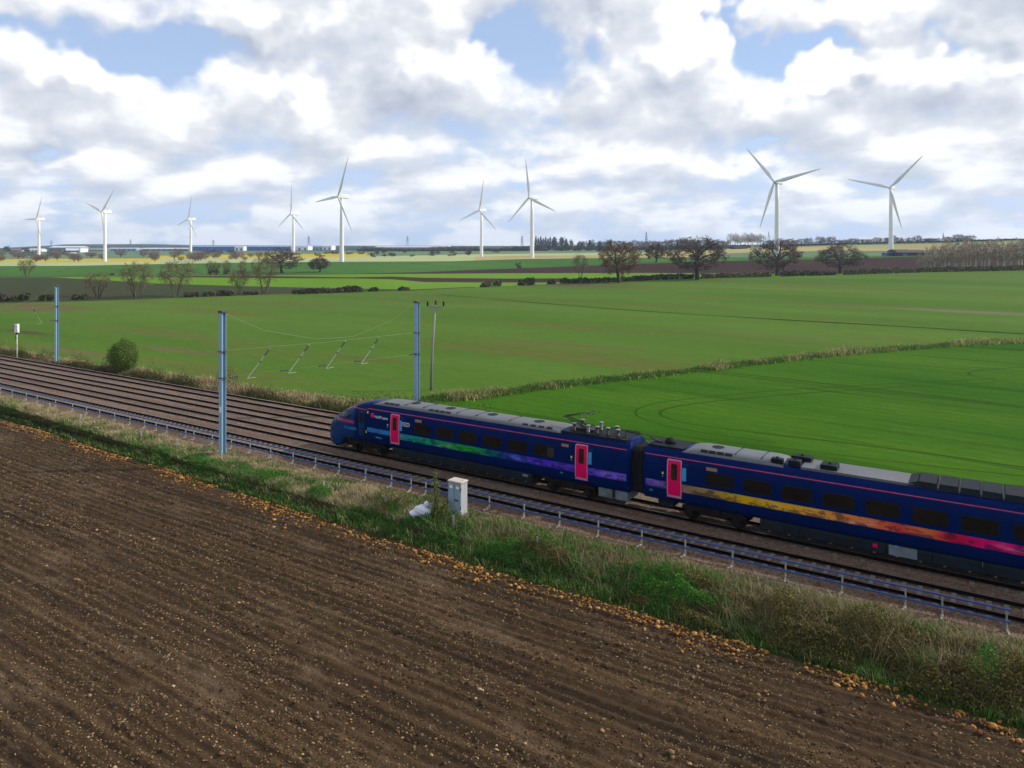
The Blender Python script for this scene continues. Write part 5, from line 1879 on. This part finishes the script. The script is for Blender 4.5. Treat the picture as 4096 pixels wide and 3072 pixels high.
PY = pylon_meshes()
for k, (px, base, top, lab) in enumerate([(205, 992, 961, 'farthest left lattice pylon on the horizon'), (522, 984, 957, 'lattice pylon right of the second turbine'),
                                          (853, 990, 958, 'lattice pylon left of the white cube building'), (1235, 988, 943, 'lattice pylon above the white warehouses'),
                                          (1630, 990, 943, 'lattice pylon alone on the horizon left of centre'), (2088, 996, 943, 'lattice pylon left of the straight-bladed turbine'),
                                          (2585, 994, 928, 'lattice pylon rising behind the small round tree'), (3075, 986, 927, 'lattice pylon just left of the largest turbine'),
                                          (3773, 968, 931, 'farthest right lattice pylon above the ridge')]):
    f = 2400.0 if px < 2000 else (1900.0 if px < 2900 else 1300.0)
    u, e = ue(px, base)
    b = uf(u, f, CAM_H + e * f - 6)
    h = CAM_H + ue(px, top)[1] * f - b[2]
    r = empty('lattice_pylon', b, PHI + .5 + k * .1)
    r.scale = (h, h, h)
    tag(r, lab, 'pylon', 'pylons on the horizon')
    for me in PY:
        link(me.name.split('.')[0], me, None, r)

# ------------------------------------------------------------------ ploughed field in front
def soil_mat():
    m, t, b = new_mat("ploughed_soil")
    g = t.node('ShaderNodeNewGeometry').outputs['Position']
    st = t.vmath('MULTIPLY', g, (.018, 2.4, .5))      # passes of the plough, parallel to the railway
    f = t.maprange(t.noise(st, .9, 4.0, .62), .32, .68)
    c = t.mix(f, lin(54, 38, 24, .44), lin(120, 95, 64, .50))
    pal = t.noise(t.vmath('MULTIPLY', g, (.35, .9, 1)), .45, 6.0, .68)
    c = t.mix(t.maprange(pal, .54, .72, 0, .7), c, lin(150, 126, 100, .56))
    fine = t.noise(g, 14.0, 3.0, .7)
    c = t.mix(t.maprange(fine, .35, .70, 0, .75), c, lin(46, 32, 20, .42))
    fl = t.node('ShaderNodeTexVoronoi', None, Vector=g, Scale=9.0)
    chip = t.maprange(t.node('ShaderNodeSeparateColor', None, Color=fl.outputs[1]).outputs[1], .88, .92, 0, 1)
    chip = t.math('MULTIPLY', chip, t.maprange(fl.outputs[0], .30, .22, 0, 1))
    c = t.mix(t.math('MULTIPLY', chip, .75), c, lin(160, 130, 92, .6))
    t.l.new(c, b.inputs['Base Color'])
    b.inputs['Roughness'].default_value = .95
    b.inputs['Specular IOR Level'].default_value = .15
    bn = t.node('ShaderNodeBump', None, Strength=.8, Distance=.05, Height=t.noise(g, 11.0, 4.0, .7))
    t.l.new(bn.outputs[0], b.inputs['Normal'])
    return m


SOIL = soil_mat()
DX, DY = .085, .075
gx = np.arange(-104, 9, DX)
gy = np.arange(7.5, 33.2, DY)
XX, YY = np.meshgrid(gx, gy, indexing='ij')
rel = .052 * (fbm(XX / .30, YY / .22, 3, 21) - .5) * 2 + .05 * (fbm(XX / 2.2, YY / .8, 3, 31) - .5) * 2
rel += .036 * np.sin(2 * np.pi * (YY + .12 * fbm(XX / 6, YY / 6, 2, 4)) / .52) + .10 * (fbm(XX / 9, YY / 4, 2, 77) - .5)
clod = np.clip(fbm(XX / .16, YY / .13, 2, 55) - .60, 0, 1) * .22
ZZ = -1.25 + rel + clod
dist_edge = edge_y(XX) - YY
ZZ += np.clip(1 - dist_edge / 1.2, 0, 1) * .03
fw = XX * FWD[0] + YY * FWD[1]
rt = XX * RGT[0] + YY * RGT[1]
vis = (fw > 16) & (np.abs(rt / np.maximum(fw, 1)) < .86) & (dist_edge > -.55)
idx = np.full(XX.shape, -1, np.int64)
qv = vis[:-1, :-1] & vis[1:, :-1] & vis[1:, 1:] & vis[:-1, 1:]
used = np.zeros(XX.shape, bool)
used[:-1, :-1] |= qv
used[1:, :-1] |= qv
used[1:, 1:] |= qv
used[:-1, 1:] |= qv
idx[used] = np.arange(used.sum())
P = np.stack([XX[used], YY[used], ZZ[used]], -1)
ii, jj = np.nonzero(qv)
Q = np.stack([idx[ii, jj], idx[ii + 1, jj], idx[ii + 1, jj + 1], idx[ii, jj + 1]], -1)
tag(link('ploughed_field', mesh_np('ploughed_field', P, Q, False), SOIL), 'dark brown ploughed field filling the foreground', None, None, 'structure')
# the rest of the field, out of view
mb = MB()
mb.add([(-420, -80, -1.62), (90, -80, -1.62), (90, 29.4, -1.42), (-20, 30.2, -1.42), (-104, 32.2, -1.42), (-420, 32.9, -1.42)], [(0, 1, 2, 3, 4, 5)])
tag(mb.build('ploughed_field', SOIL), kind='structure')


def field_z(x, y):
    i = np.clip(((x - gx[0]) / DX).astype(int), 0, len(gx) - 1)
    j = np.clip(((y - gy[0]) / DY).astype(int), 0, len(gy) - 1)
    return ZZ[i, j]


OCT = np.array([(1, 0, 0), (0, 1, 0), (-1, 0, 0), (0, -1, 0), (0, 0, 1), (0, 0, -1)], float)
OCTF = np.array([(0, 1, 4), (1, 2, 4), (2, 3, 4), (3, 0, 4), (1, 0, 5), (2, 1, 5), (3, 2, 5), (0, 3, 5)])
CUBV = np.array([(-.8, -.7, -.6), (.75, -.8, -.6), (.8, .7, -.6), (-.7, .8, -.6), (-.55, -.5, .7), (.6, -.45, .6), (.45, .55, .75), (-.5, .5, .6)], float)
CUBF = np.array([(3, 2, 1, 0), (4, 5, 6, 7), (0, 1, 5, 4), (1, 2, 6, 5), (2, 3, 7, 6), (3, 0, 4, 7)])


def scatter(name, pos, size, cols, m, V0, F0, squash=.7, kind='stuff', label=None, cat=None):
    n = len(pos)
    V = np.repeat(V0[None], n, 0) * (1 + rng.normal(0, .22, (n, len(V0), 1)))
    a = rng.uniform(0, 6.28, n)
    ca, sa = np.cos(a), np.sin(a)
    x = V[:, :, 0] * ca[:, None] - V[:, :, 1] * sa[:, None]
    y = V[:, :, 0] * sa[:, None] + V[:, :, 1] * ca[:, None]
    el_ = rng.uniform(.7, 1.5, n)
    V = np.stack([x * size[:, None] * el_[:, None], y * size[:, None], V[:, :, 2] * size[:, None] * squash], -1) + pos[:, None, :]
    Fq = (F0[None] + (np.arange(n) * len(V0))[:, None, None]).reshape(-1, F0.shape[1])
    o = link(name, mesh_np(name, V.reshape(-1, 3), Fq, False, np.repeat(cols, len(V0), 0)), m)
    return tag(o, label, cat, None, kind)


STONE = tint_mat("clods_and_stones", .95, 0, .15)


def tints(n, cols, k=.56, j=.22):
    c = np.array([lin(*c, k) for c in cols])
    return c[rng.integers(0, len(cols), n)] * (1 + rng.uniform(-j, j, (n, 1)))


def in_view(n, x0=-100, x1=6, y0=9, near=17, lim=.76):
    out = np.zeros((0, 2))
    while len(out) < n:
        x = rng.uniform(x0, x1, n * 3)
        y = rng.uniform(y0, 32, n * 3)
        f_ = x * FWD[0] + y * FWD[1]
        r_ = x * RGT[0] + y * RGT[1]
        ok = (f_ > near) & (np.abs(r_ / f_) < lim) & (y < edge_y(x) - .1)
        out = np.concatenate([out, np.stack([x[ok], y[ok]], -1)])
    return out[:n]


n = 42000
xy = in_view(n)
xy = xy[(fbm(xy[:, 0] / 3, xy[:, 1] / 1.0, 4, 171) + rng.uniform(-.15, .15, n)) > .48]
n = len(xy)
z = field_z(xy[:, 0], xy[:, 1])
scatter('soil_clods', np.c_[xy, z + .01], rng.gamma(1.6, .013, n) + .010,
        tints(n, [(100, 78, 54), (84, 64, 46), (116, 94, 70), (70, 52, 40), (132, 108, 80)]), STONE, CUBV, CUBF, .7, label='loose brown clods scattered over the ploughed soil', cat='soil')
n = 11000
xy = in_view(n)
keep = fbm(xy[:, 0] / 5, xy[:, 1] / 1.6, 4, 91) > .50
xy = xy[keep]
n = len(xy)
z = field_z(xy[:, 0], xy[:, 1])
scatter('pale_stones', np.c_[xy, z + .02], rng.gamma(1.8, .011, n) + .012, tints(n, [(190, 160, 118), (176, 142, 96), (200, 176, 140), (166, 124, 76), (150, 120, 84)]), STONE, OCT, OCTF, .6,
        label='pale flint stones lying on the ploughed soil', cat='stones')
# straw and root scraps
n = 46000
xy = in_view(n)
xy = xy[(fbm(xy[:, 0] / 4, xy[:, 1] / 1.3, 4, 191) + rng.uniform(-.1, .1, n)) > .49]
n = len(xy)
z = field_z(xy[:, 0], xy[:, 1]) + .02
a = rng.uniform(0, 6.28, n)
L = rng.gamma(2.0, .018, n) + .02
d = np.stack([np.cos(a), np.sin(a), rng.normal(.12, .3, n)], -1) * L[:, None]
s = np.stack([-np.sin(a), np.cos(a), rng.normal(0, .5, n)], -1) * rng.uniform(.008, .024, n)[:, None]
p = np.c_[xy, z]
V = np.stack([p - s, p + s, p + d + s * .6, p + d - s * .6], 1).reshape(-1, 3)
Fq = np.arange(4 * n).reshape(n, 4)
c_ = tints(n, [(170, 148, 110), (150, 126, 88), (128, 104, 72), (176, 154, 116)], .5)
tag(link('straw_scraps', mesh_np('straw_scraps', V, Fq, False, np.repeat(c_, 4, 0)), STONE), 'scraps of straw strewn over the ploughed soil', 'straw', None, 'stuff')
# dry tan clods thrown up along the edge of the field
n = 9000
x = rng.uniform(-104, 6, n)
x = x[(fbm(x / 2.2, x * 0 + 1.5, 4, 119) + rng.uniform(-.2, .2, n)) > .45]
n = len(x)
band_w = np.clip(.42 + .5 * (fbm(x / 3.0, x * 0, 3, 15) - .4), .1, 1)
y = edge_y(x) + .18 - np.abs(rng.normal(0, 1, n)) * band_w * 1.15 + .35 * (fbm(x / 2.5, x * 0 + 3, 3, 19) - .5)
z = field_z(x, y)
scatter('edge_clods', np.c_[x, y, z + .05], np.minimum(rng.gamma(1.8, .019, n) + .016, .11), tints(n, [(200, 146, 76), (180, 126, 62), (208, 160, 96), (152, 108, 60), (104, 78, 50)], .56), STONE, CUBV, CUBF, .7,
        label='row of dry tan clods along the field edge', cat='soil')


# ------------------------------------------------------------------ grass and scrub
def blades(name, pos, h, w, lean, cols, m, label, cat, parent=None, base=None):
    """one tapering bent blade per point"""
    n = len(pos)
    a = rng.uniform(0, 6.28, n)
    side = np.stack([np.cos(a), np.sin(a), np.zeros(n)], -1) * w[:, None]
    up = np.stack([lean[:, 0], lean[:, 1], np.sqrt(np.clip(1 - (lean ** 2).sum(1), .05, 1))], -1)
    mid = pos + up * h[:, None] * .55 + np.stack([lean[:, 0], lean[:, 1], lean[:, 0] * 0], -1) * h[:, None] * .05
    tip = pos + up * h[:, None] * .95 + np.stack([lean[:, 0], lean[:, 1], -np.abs(lean).sum(1) * .25], -1) * h[:, None] * .45
    V = np.stack([pos - side, pos + side, mid + side * .8, mid - side * .8, tip], 1)
    F4 = (np.array([[0, 1, 2, 3]])[None] + (np.arange(n) * 5)[:, None, None]).reshape(-1, 4)
    F3 = (np.array([[3, 2, 4]])[None] + (np.arange(n) * 5)[:, None, None]).reshape(-1, 3)
    o = link(name, mesh_np(name, V.reshape(-1, 3), [F4, F3], False, np.repeat(cols, 5, 0)), m)
    return tag(o, label, cat, None, 'stuff')


GRASS = tint_mat("grass_blades", .85, .30, .15)
GREENS = [(64, 100, 34), (82, 120, 44), (54, 88, 32), (112, 134, 76), (72, 110, 36), (128, 142, 96)]
DARKG = [(40, 78, 26), (50, 92, 30), (36, 66, 26)]
STRAWS = [(176, 160, 124), (156, 142, 108), (194, 178, 146), (140, 122, 92), (168, 156, 128)]
BROWNS = [(112, 96, 70), (96, 84, 60), (128, 110, 84)]


def bank_z(x, y):
    ey = edge_y(x)
    return np.select([y < ey + .3, y < ey + 1.0, y < ey * .5 + 16.4, y < 33.6],
                     [-1.24 + (y - ey + .4) / .7 * .12, -1.12 + (y - ey - .3) / .7 * .14, -.98 + (y - ey - 1) / np.maximum(15.4 - ey * .5, .1) * .26,
                      -.72 + (y - ey * .5 - 16.4) / np.maximum(17.2 - ey * .5, .1) * .22], np.minimum(-.5 + (y - 33.6) / .7 * .08, -.36))


def pick(n, mask, a, b):
    ca, cb = tints(n, a, .95), tints(n, b, .98)
    return np.where(mask[:, None], ca, cb)


def verge(n, near_mul=1.0):
    x = -96 + 102 * rng.beta(1.15, 1.0, n)
    ey = edge_y(x)
    t = rng.uniform(0, 1, n)
    y = ey + .05 + t * (35.15 - ey)
    return x, y, t


n = 175000
x, y, t = verge(n)
patch = fbm(x / 2.6, y / 1.3, 3, 8)
patch2 = fbm(x / 7 + 50, y / 3, 2, 18)
tall = fbm(x / 1.1, y / .9, 3, 28)
low = t < np.interp(x, [-96, -20, -8, 4], [.24, .19, .08, .05]) + (patch - .5) * .35 + rng.normal(0, .05, n)                                     # mown-looking green strip by the plough
straw_p = np.clip((patch - .46) * 4 + (patch2 - .5) * 1.4 + (t - .5) * .4, .06, .85)
straw_p = np.clip(straw_p + np.interp(x, [-96, -45, -30], [.35, .28, 0]) * np.clip((t - .3) * 4, 0, 1), 0, .92)
straw_p = np.where(low, .10, straw_p) * np.interp(x, [-96, -24, -12, 4], [1, .9, .45, .35])
straw = rng.uniform(0, 1, n) < straw_p
h = np.where(low, rng.uniform(.10, .36, n) * (.5 + tall), (.22 + .75 * np.clip(tall - .25, 0, 1)) * rng.uniform(.6, 1.2, n))
h = np.where(straw, h * 1.30, h)
h = h * np.interp(t, [0, .80, .9, 1.0], [1, 1, .6, .35])
h *= np.interp(x, [-96, -40, -22, 2], [.95, .95, 1.0, 1.1])
w = np.where(straw, .009, .012) * rng.uniform(.7, 1.6, n) * np.interp(x, [-96, -30, 0], [1.7, 1.15, .9])
lean = rng.normal(0, .24, (n, 2)) + np.array([-.12, -.10])
tuft = np.stack([fbm(x / .6, y / .6, 2, 61) - .5, fbm(x / .6, y / .6, 2, 71) - .5], -1) * .9
lean = np.clip(lean + tuft, -.62, .62)
cols = pick(n, straw, STRAWS, GREENS)
cols = np.where((low & ~straw)[:, None], tints(n, DARKG + [(84, 118, 40)], 1.05), cols)
blades('verge_grass', np.c_[x, y, bank_z(x, y) - .03], h, w, lean, cols, GRASS, 'long straw and green grass on the bank below the railing', 'grass')


def leaf_mass(name, pos, size, cols, m, label, cat, flat=.0):
    n = len(pos)
    d1 = rng.normal(0, 1, (n, 3))
    d1[:, 2] *= (1 - flat)
    d1 /= np.linalg.norm(d1, axis=1)[:, None]
    d2 = np.cross(d1, rng.normal(0, 1, (n, 3)))
    d2 /= np.linalg.norm(d2, axis=1)[:, None] + 1e-9
    s = size[:, None]
    V = np.stack([pos - d1 * s, pos + d2 * s * .6, pos + d1 * s, pos - d2 * s * .6], 1).reshape(-1, 3)
    o = link(name, mesh_np(name, V, np.arange(4 * n).reshape(n, 4), False, np.repeat(cols, 4, 0)), m)
    return tag(o, label, cat, None, 'stuff')


# leafy undergrowth: nettles and brambles, thick towards the right
n = 190000
x = -60 + 64 * rng.beta(1.9, 1.0, n)
ey = edge_y(x)
t = np.interp(x, [-60, -22, -10], [.18, .15, .05]) + .80 * rng.beta(1.3, 1.4, n)
y = ey + t * (34.2 - ey)
mound = fbm(x / 1.8, y / 1.2, 3, 41)
keep = mound > np.interp(x, [-60, -30, -16, 4], [.54, .49, .36, .26])
x, y, t, mound = x[keep], y[keep], t[keep], mound[keep]
n = len(x)
hm = (mound - .30) * np.interp(x, [-60, -25, -12, 4], [1.3, 1.7, 3.1, 4.0]) * np.sin(np.pi * np.clip(t + np.interp(x, [-22, -10], [0, .08]), .12, .95))
z = bank_z(x, y) + hm * rng.uniform(.25, 1.05, n)
bramble = fbm(x / 4 + 9, y / 2, 2, 47) + np.interp(x, [-60, -20, -12, 4], [-.18, -.06, .16, .24]) > .5
cols = pick(n, bramble, [(96, 90, 46), (80, 78, 40), (112, 100, 58), (66, 68, 34), (120, 120, 52), (88, 72, 50)], [(54, 104, 28), (66, 118, 34), (44, 88, 26), (76, 126, 44)])
leaf_mass('undergrowth', np.c_[x, y, z], rng.uniform(.020, .058, n), cols, LEAF, 'nettles and brambles growing through the verge grass', 'undergrowth')
# bramble canes and dead stems
n = 5500
x = -40 + 44 * rng.beta(1.8, 1.0, n)
ey = edge_y(x)
y = ey + (.25 + .7 * rng.uniform(0, 1, n)) * (34.2 - ey)
keep = fbm(x / 2.2, y / 1.5, 3, 53) > .46
x, y = x[keep], y[keep]
n = len(x)
blades('dead_stems', np.c_[x, y, bank_z(x, y)], rng.uniform(.7, 1.5, n) * np.interp(x, [-40, 0], [.8, 1.15]), rng.uniform(.006, .012, n), np.clip(rng.normal(0, .38, (n, 2)), -.75, .75),
       tints(n, STRAWS + BROWNS, .66), GRASS, 'dead pale stems standing among the brambles', 'stems')

# scrub on the far bank, left of the train
n = 95000
x = rng.uniform(-190, -20, n)
y = 50.2 + rng.beta(1.0, 1.5, n) * np.interp(x, [-190, -110, -75, -45, -20], [4.5, 4.5, 6.5, 8.0, 3.5])
m1_ = fbm(x / 3.5, y / 1.6, 3, 101)
m2_ = fbm(x / 8, y / 3, 2, 111)
h = np.clip((m1_ - .20) * 2.5, .2, 1.8) * rng.uniform(.5, 1.1, n) * np.interp(y, [50.2, 51.2, 53, 55, 58.5], [.55, 1.3, 1.1, .7, .3])
straw = rng.uniform(0, 1, n) < np.clip((m2_ - .42) * 3 + (y - 51.6) * .42, .05, .9)
z = np.interp(y, [50.4, 50.9, 51.4, 54], [-.75, -.98, -1.06, -1.0])
blades('bank_grass', np.c_[x, y, z], h, rng.uniform(.012, .030, n), np.clip(rng.normal(0, .30, (n, 2)) + np.array([-.1, -.05]), -.6, .6),
       pick(n, straw, STRAWS + [(150, 124, 92), (136, 112, 84)], [(70, 74, 38), (58, 66, 34), (86, 82, 48), (50, 58, 32)]), GRASS, 'rough brown and olive scrub on the bank beyond the tracks', 'scrub')
n = 60000
x = rng.uniform(-190, -34, n)
y = rng.uniform(50.2, 52.6, n)
m1_ = fbm(x / 3.0, y / 1.6, 3, 131)
keep = m1_ > .43
x, y, m1_ = x[keep], y[keep], m1_[keep]
n = len(x)
z = -1.0 + (m1_ - .3) * 7.5 * rng.uniform(.1, 1.0, n) * np.interp(y, [50.2, 51.2, 52.6], [.5, 1.0, .5])
leaf_mass('bank_undergrowth', np.c_[x, y, z], rng.uniform(.04, .09, n), tints(n, [(60, 66, 36), (50, 58, 32), (84, 78, 46), (44, 54, 30), (96, 84, 56)], 1.1), LEAF,
          'dark low bushes along the far side of the tracks', 'undergrowth')

# grass growing in the ditch line between the two green fields
n = 34000
t = rng.beta(.9, 1.25, n)
u = -.128 + t * .95
f = ditch_f(u) + rng.normal(0, .75, n) * (1 + t)
pxy = f[:, None] * (u[:, None] * RGT[None] + FWD[None])
g = fbm(pxy[:, 0] / 4, pxy[:, 1] / 4, 3, 151)
h = np.clip((g - .18) * 1.9, .25, 1.4) * rng.uniform(.5, 1.1, n)
straw = rng.uniform(0, 1, n) < np.clip((g - .46) * 3.0, .06, .6)
blades('ditch_grass', np.c_[pxy, np.full(n, -1.02)], h, rng.uniform(.022, .05, n) * (1 + .5 * t), np.clip(rng.normal(0, .26, (n, 2)), -.6, .6),
       pick(n, straw, [(176, 168, 116), (150, 146, 96), (160, 150, 108)], [(70, 104, 40), (56, 88, 34), (86, 116, 50)]), GRASS, 'strip of rough grass dividing the two green fields', 'grass')

# wheel tracks in the near green field and tramlines in the far one
TRACKM = field_mat("wheel_track_soil", lin(54, 98, 16, .5), lin(68, 98, 24, .5), .2, 2.0, (1, 1, 1), 0, fine=.4)


def wheel_track(pts, width, label, zoff=.006):
    P = [on_land(px, py)[0] for px, py in pts]
    P = np.array(P)
    # smooth
    tt = np.linspace(0, len(P) - 1, len(P) * 8)
    Q_ = np.stack([np.interp(tt, np.arange(len(P)), P[:, k]) for k in range(3)], -1)
    for _ in range(6):
        Q_[1:-1] = (Q_[:-2] + Q_[1:-1] * 2 + Q_[2:]) / 4
    d_ = np.gradient(Q_[:, :2], axis=0)
    d_ /= np.linalg.norm(d_, axis=1)[:, None] + 1e-9
    nr = np.stack([-d_[:, 1], d_[:, 0]], -1)
    wv_ = width * .62 * (.6 + .8 * fbm(Q_[:, 0] / 3, Q_[:, 1] / 3, 2, 5))[:, None]
    V = np.concatenate([np.c_[Q_[:, :2] - nr * wv_ / 2, Q_[:, 2] + zoff], np.c_[Q_[:, :2], Q_[:, 2] + zoff + .001], np.c_[Q_[:, :2] + nr * wv_ / 2, Q_[:, 2] + zoff]])
    k = len(Q_)
    i = np.arange(k - 1)
    F_ = np.concatenate([np.stack([i, i + 1, k + i + 1, k + i], -1), np.stack([k + i, k + i + 1, 2 * k + i + 1, 2 * k + i], -1)])
    tag(link('wheel_track', mesh_np('wheel_track', V, F_, True), TRACKM), label, None, None, 'structure')


wheel_track([(3980, 1530), (3600, 1548), (3200, 1574), (2900, 1600), (2720, 1622), (2640, 1642), (2640, 1662), (2720, 1690), (2950, 1722), (3300, 1762), (3700, 1812), (4096, 1870)], .55, 'outer wheel track curving through the near green field')
wheel_track([(3980, 1515), (3500, 1538), (3100, 1562), (2800, 1590), (2620, 1612), (2545, 1636), (2540, 1660), (2600, 1690), (2800, 1730), (3100, 1770)], .5, 'inner wheel track curving through the near green field')
wheel_track([(4096, 1468), (3950, 1478), (3870, 1490), (3880, 1502), (3980, 1520), (4096, 1538)], .6, 'short wheel track loop at the right edge of the field')
wheel_track([(2900, 1850), (3300, 1870), (3700, 1905), (4096, 1945)], .35, 'faint straight wheel track behind the train roof')
wheel_track([(1760, 1178), (2100, 1208), (2500, 1240), (3000, 1272), (3500, 1300), (4096, 1336)], 1.8, 'dark tramline crossing the broad middle field', .07)
wheel_track([(2300, 1690), (2700, 1745), (3200, 1800), (3700, 1862), (4096, 1905)], .35, 'thin wheel track above the train roof')

# ------------------------------------------------------------------ round bush beyond the tracks, sapling by the cabinet
def leafy_thing(name, loc, rx, ry, rz_, n, leaf, colset, label, cat, seed, stems=8, zc=.52):
    r = empty(name, loc)
    tag(r, label, cat)
    rs = np.random.default_rng(seed)
    d = rs.normal(0, 1, (n, 3))
    d /= np.linalg.norm(d, axis=1)[:, None]
    k = .72 + .5 * fbm(d[:, 0] * 2.3 + 5, d[:, 1] * 2.3 + d[:, 2] * 1.9 + 5, 3, seed)
    rad = rs.uniform(.45, 1.0, n) ** .6 * k
    p = d * rad[:, None] * np.array([rx, ry, rz_]) + np.array([0, 0, rz_ * 2 * zc])
    p[:, 2] = np.maximum(p[:, 2], .03)
    d1 = rs.normal(0, 1, (n, 3))
    d1 /= np.linalg.norm(d1, axis=1)[:, None]
    d2 = np.cross(d1, d)
    d2 /= np.linalg.norm(d2, axis=1)[:, None] + 1e-9
    s = leaf * rs.uniform(.5, 1.3, n)[:, None]
    V = np.stack([p - d1 * s, p + d2 * s * .6, p + d1 * s, p - d2 * s * .6], 1).reshape(-1, 3)
    c = np.array([lin(*q, .95) for q in colset])[rs.integers(0, len(colset), n)] * rs.uniform(.75, 1.25, (n, 1))
    me = mesh_np('foliage', V, np.arange(4 * n).reshape(n, 4), False, np.repeat(c, 4, 0))
    me.materials.append(LEAF)
    link('foliage', me, None, r)
    st = MB()
    for q in range(stems):
        a = q * 2.4
        st.tube([(0, 0, -.1), (rx * .35 * math.cos(a), ry * .35 * math.sin(a), rz_ * .9), (rx * .7 * math.cos(a), ry * .7 * math.sin(a), rz_ * 1.6)], [.05, .035, .012], 5, False)
    st.build('stems', BARK, r)
    return r


bp = on_line(495, 1480, 51.9, -1.0)
leafy_thing('round_bush', bp, 2.05, 1.9, 2.35, 13000, .075, [(84, 108, 38), (70, 94, 34), (100, 120, 46), (58, 78, 30)], 'round olive green bush beyond the tracks on the left', 'bush', 5)
bp = on_line(1745, 2040, 33.0, -.6)
leafy_thing('hawthorn_shrub', bp, 1.35, .8, .85, 2600, .035, [(104, 124, 44), (90, 104, 44), (120, 132, 56), (84, 80, 48)], 'yellow-green shrub just left of the relay cabinet', 'shrub', 15)
bp = on_line(1742, 2035, 33.5, -.5)
leafy_thing('sapling', bp, .28, .26, 1.35, 420, .035, [(124, 140, 48), (110, 128, 48)], 'thin yellow-green sapling rising over the railing by the cabinet', 'sapling', 25, 3)
bp = on_line(1560, 2030, 32.9, -.6)
leafy_thing('bramble_bush', bp, 1.5, .8, .65, 2600, .035, [(92, 84, 46), (78, 74, 40), (104, 98, 52), (70, 90, 38)], 'brown-olive bramble bush left of the white sack', 'bush', 35)

bp = on_line(1812, 2090, 32.7, -.75)
leafy_thing('nettle_clump', bp, 1.5, .6, .55, 3600, .032, [(70, 108, 36), (84, 122, 44), (58, 92, 32), (104, 112, 56)], 'green nettle clump in front of the relay cabinet', 'plant', 45)
# things that look alike are told apart by their order from the left
ORD1 = ['', 'first', 'second', 'third', 'fourth', 'fifth', 'sixth', 'seventh', 'eighth', 'ninth', 'tenth', 'eleventh', 'twelfth', 'thirteenth', 'fourteenth',
        'fifteenth', 'sixteenth', 'seventeenth', 'eighteenth', 'nineteenth', 'twentieth']


def ordinal(k):
    if k <= 20:
        return ORD1[k]
    t_ = {2: 'twenty', 3: 'thirty', 4: 'forty'}[k // 10]
    return {2: 'twentieth', 3: 'thirtieth', 4: 'fortieth'}[k // 10] if k % 10 == 0 else t_ + '-' + ORD1[k % 10]


by_label = {}
for px_, o_ in ORDERED:
    by_label.setdefault(o_['label'], []).append((px_, o_))
for lab_, lst_ in by_label.items():
    if len(lst_) > 1:
        for k_, (px_, o_) in enumerate(sorted(lst_, key=lambda q: q[0])):
            o_['label'] = lab_ + ', ' + ordinal(k_ + 1) + ' from left'

# ------------------------------------------------------------------ haze
m = bpy.data.materials.new("haze_air")
m.use_nodes = True
t = NT(m.node_tree)
t.n.clear()
pv = t.node('ShaderNodeVolumePrincipled', None, Color=(0.58, 0.74, 1.0, 1.0), Density=HAZE_D if 'HAZE_D' in globals() else 0.00009, Anisotropy=0.2)
t.l.new(pv.outputs[0], t.node('ShaderNodeOutputMaterial').inputs['Volume'])
hz_o = MB().box(-5800, 5800, -5800, 5800, -4.2, 190).build('haze', m)
tag(hz_o, kind='stuff')
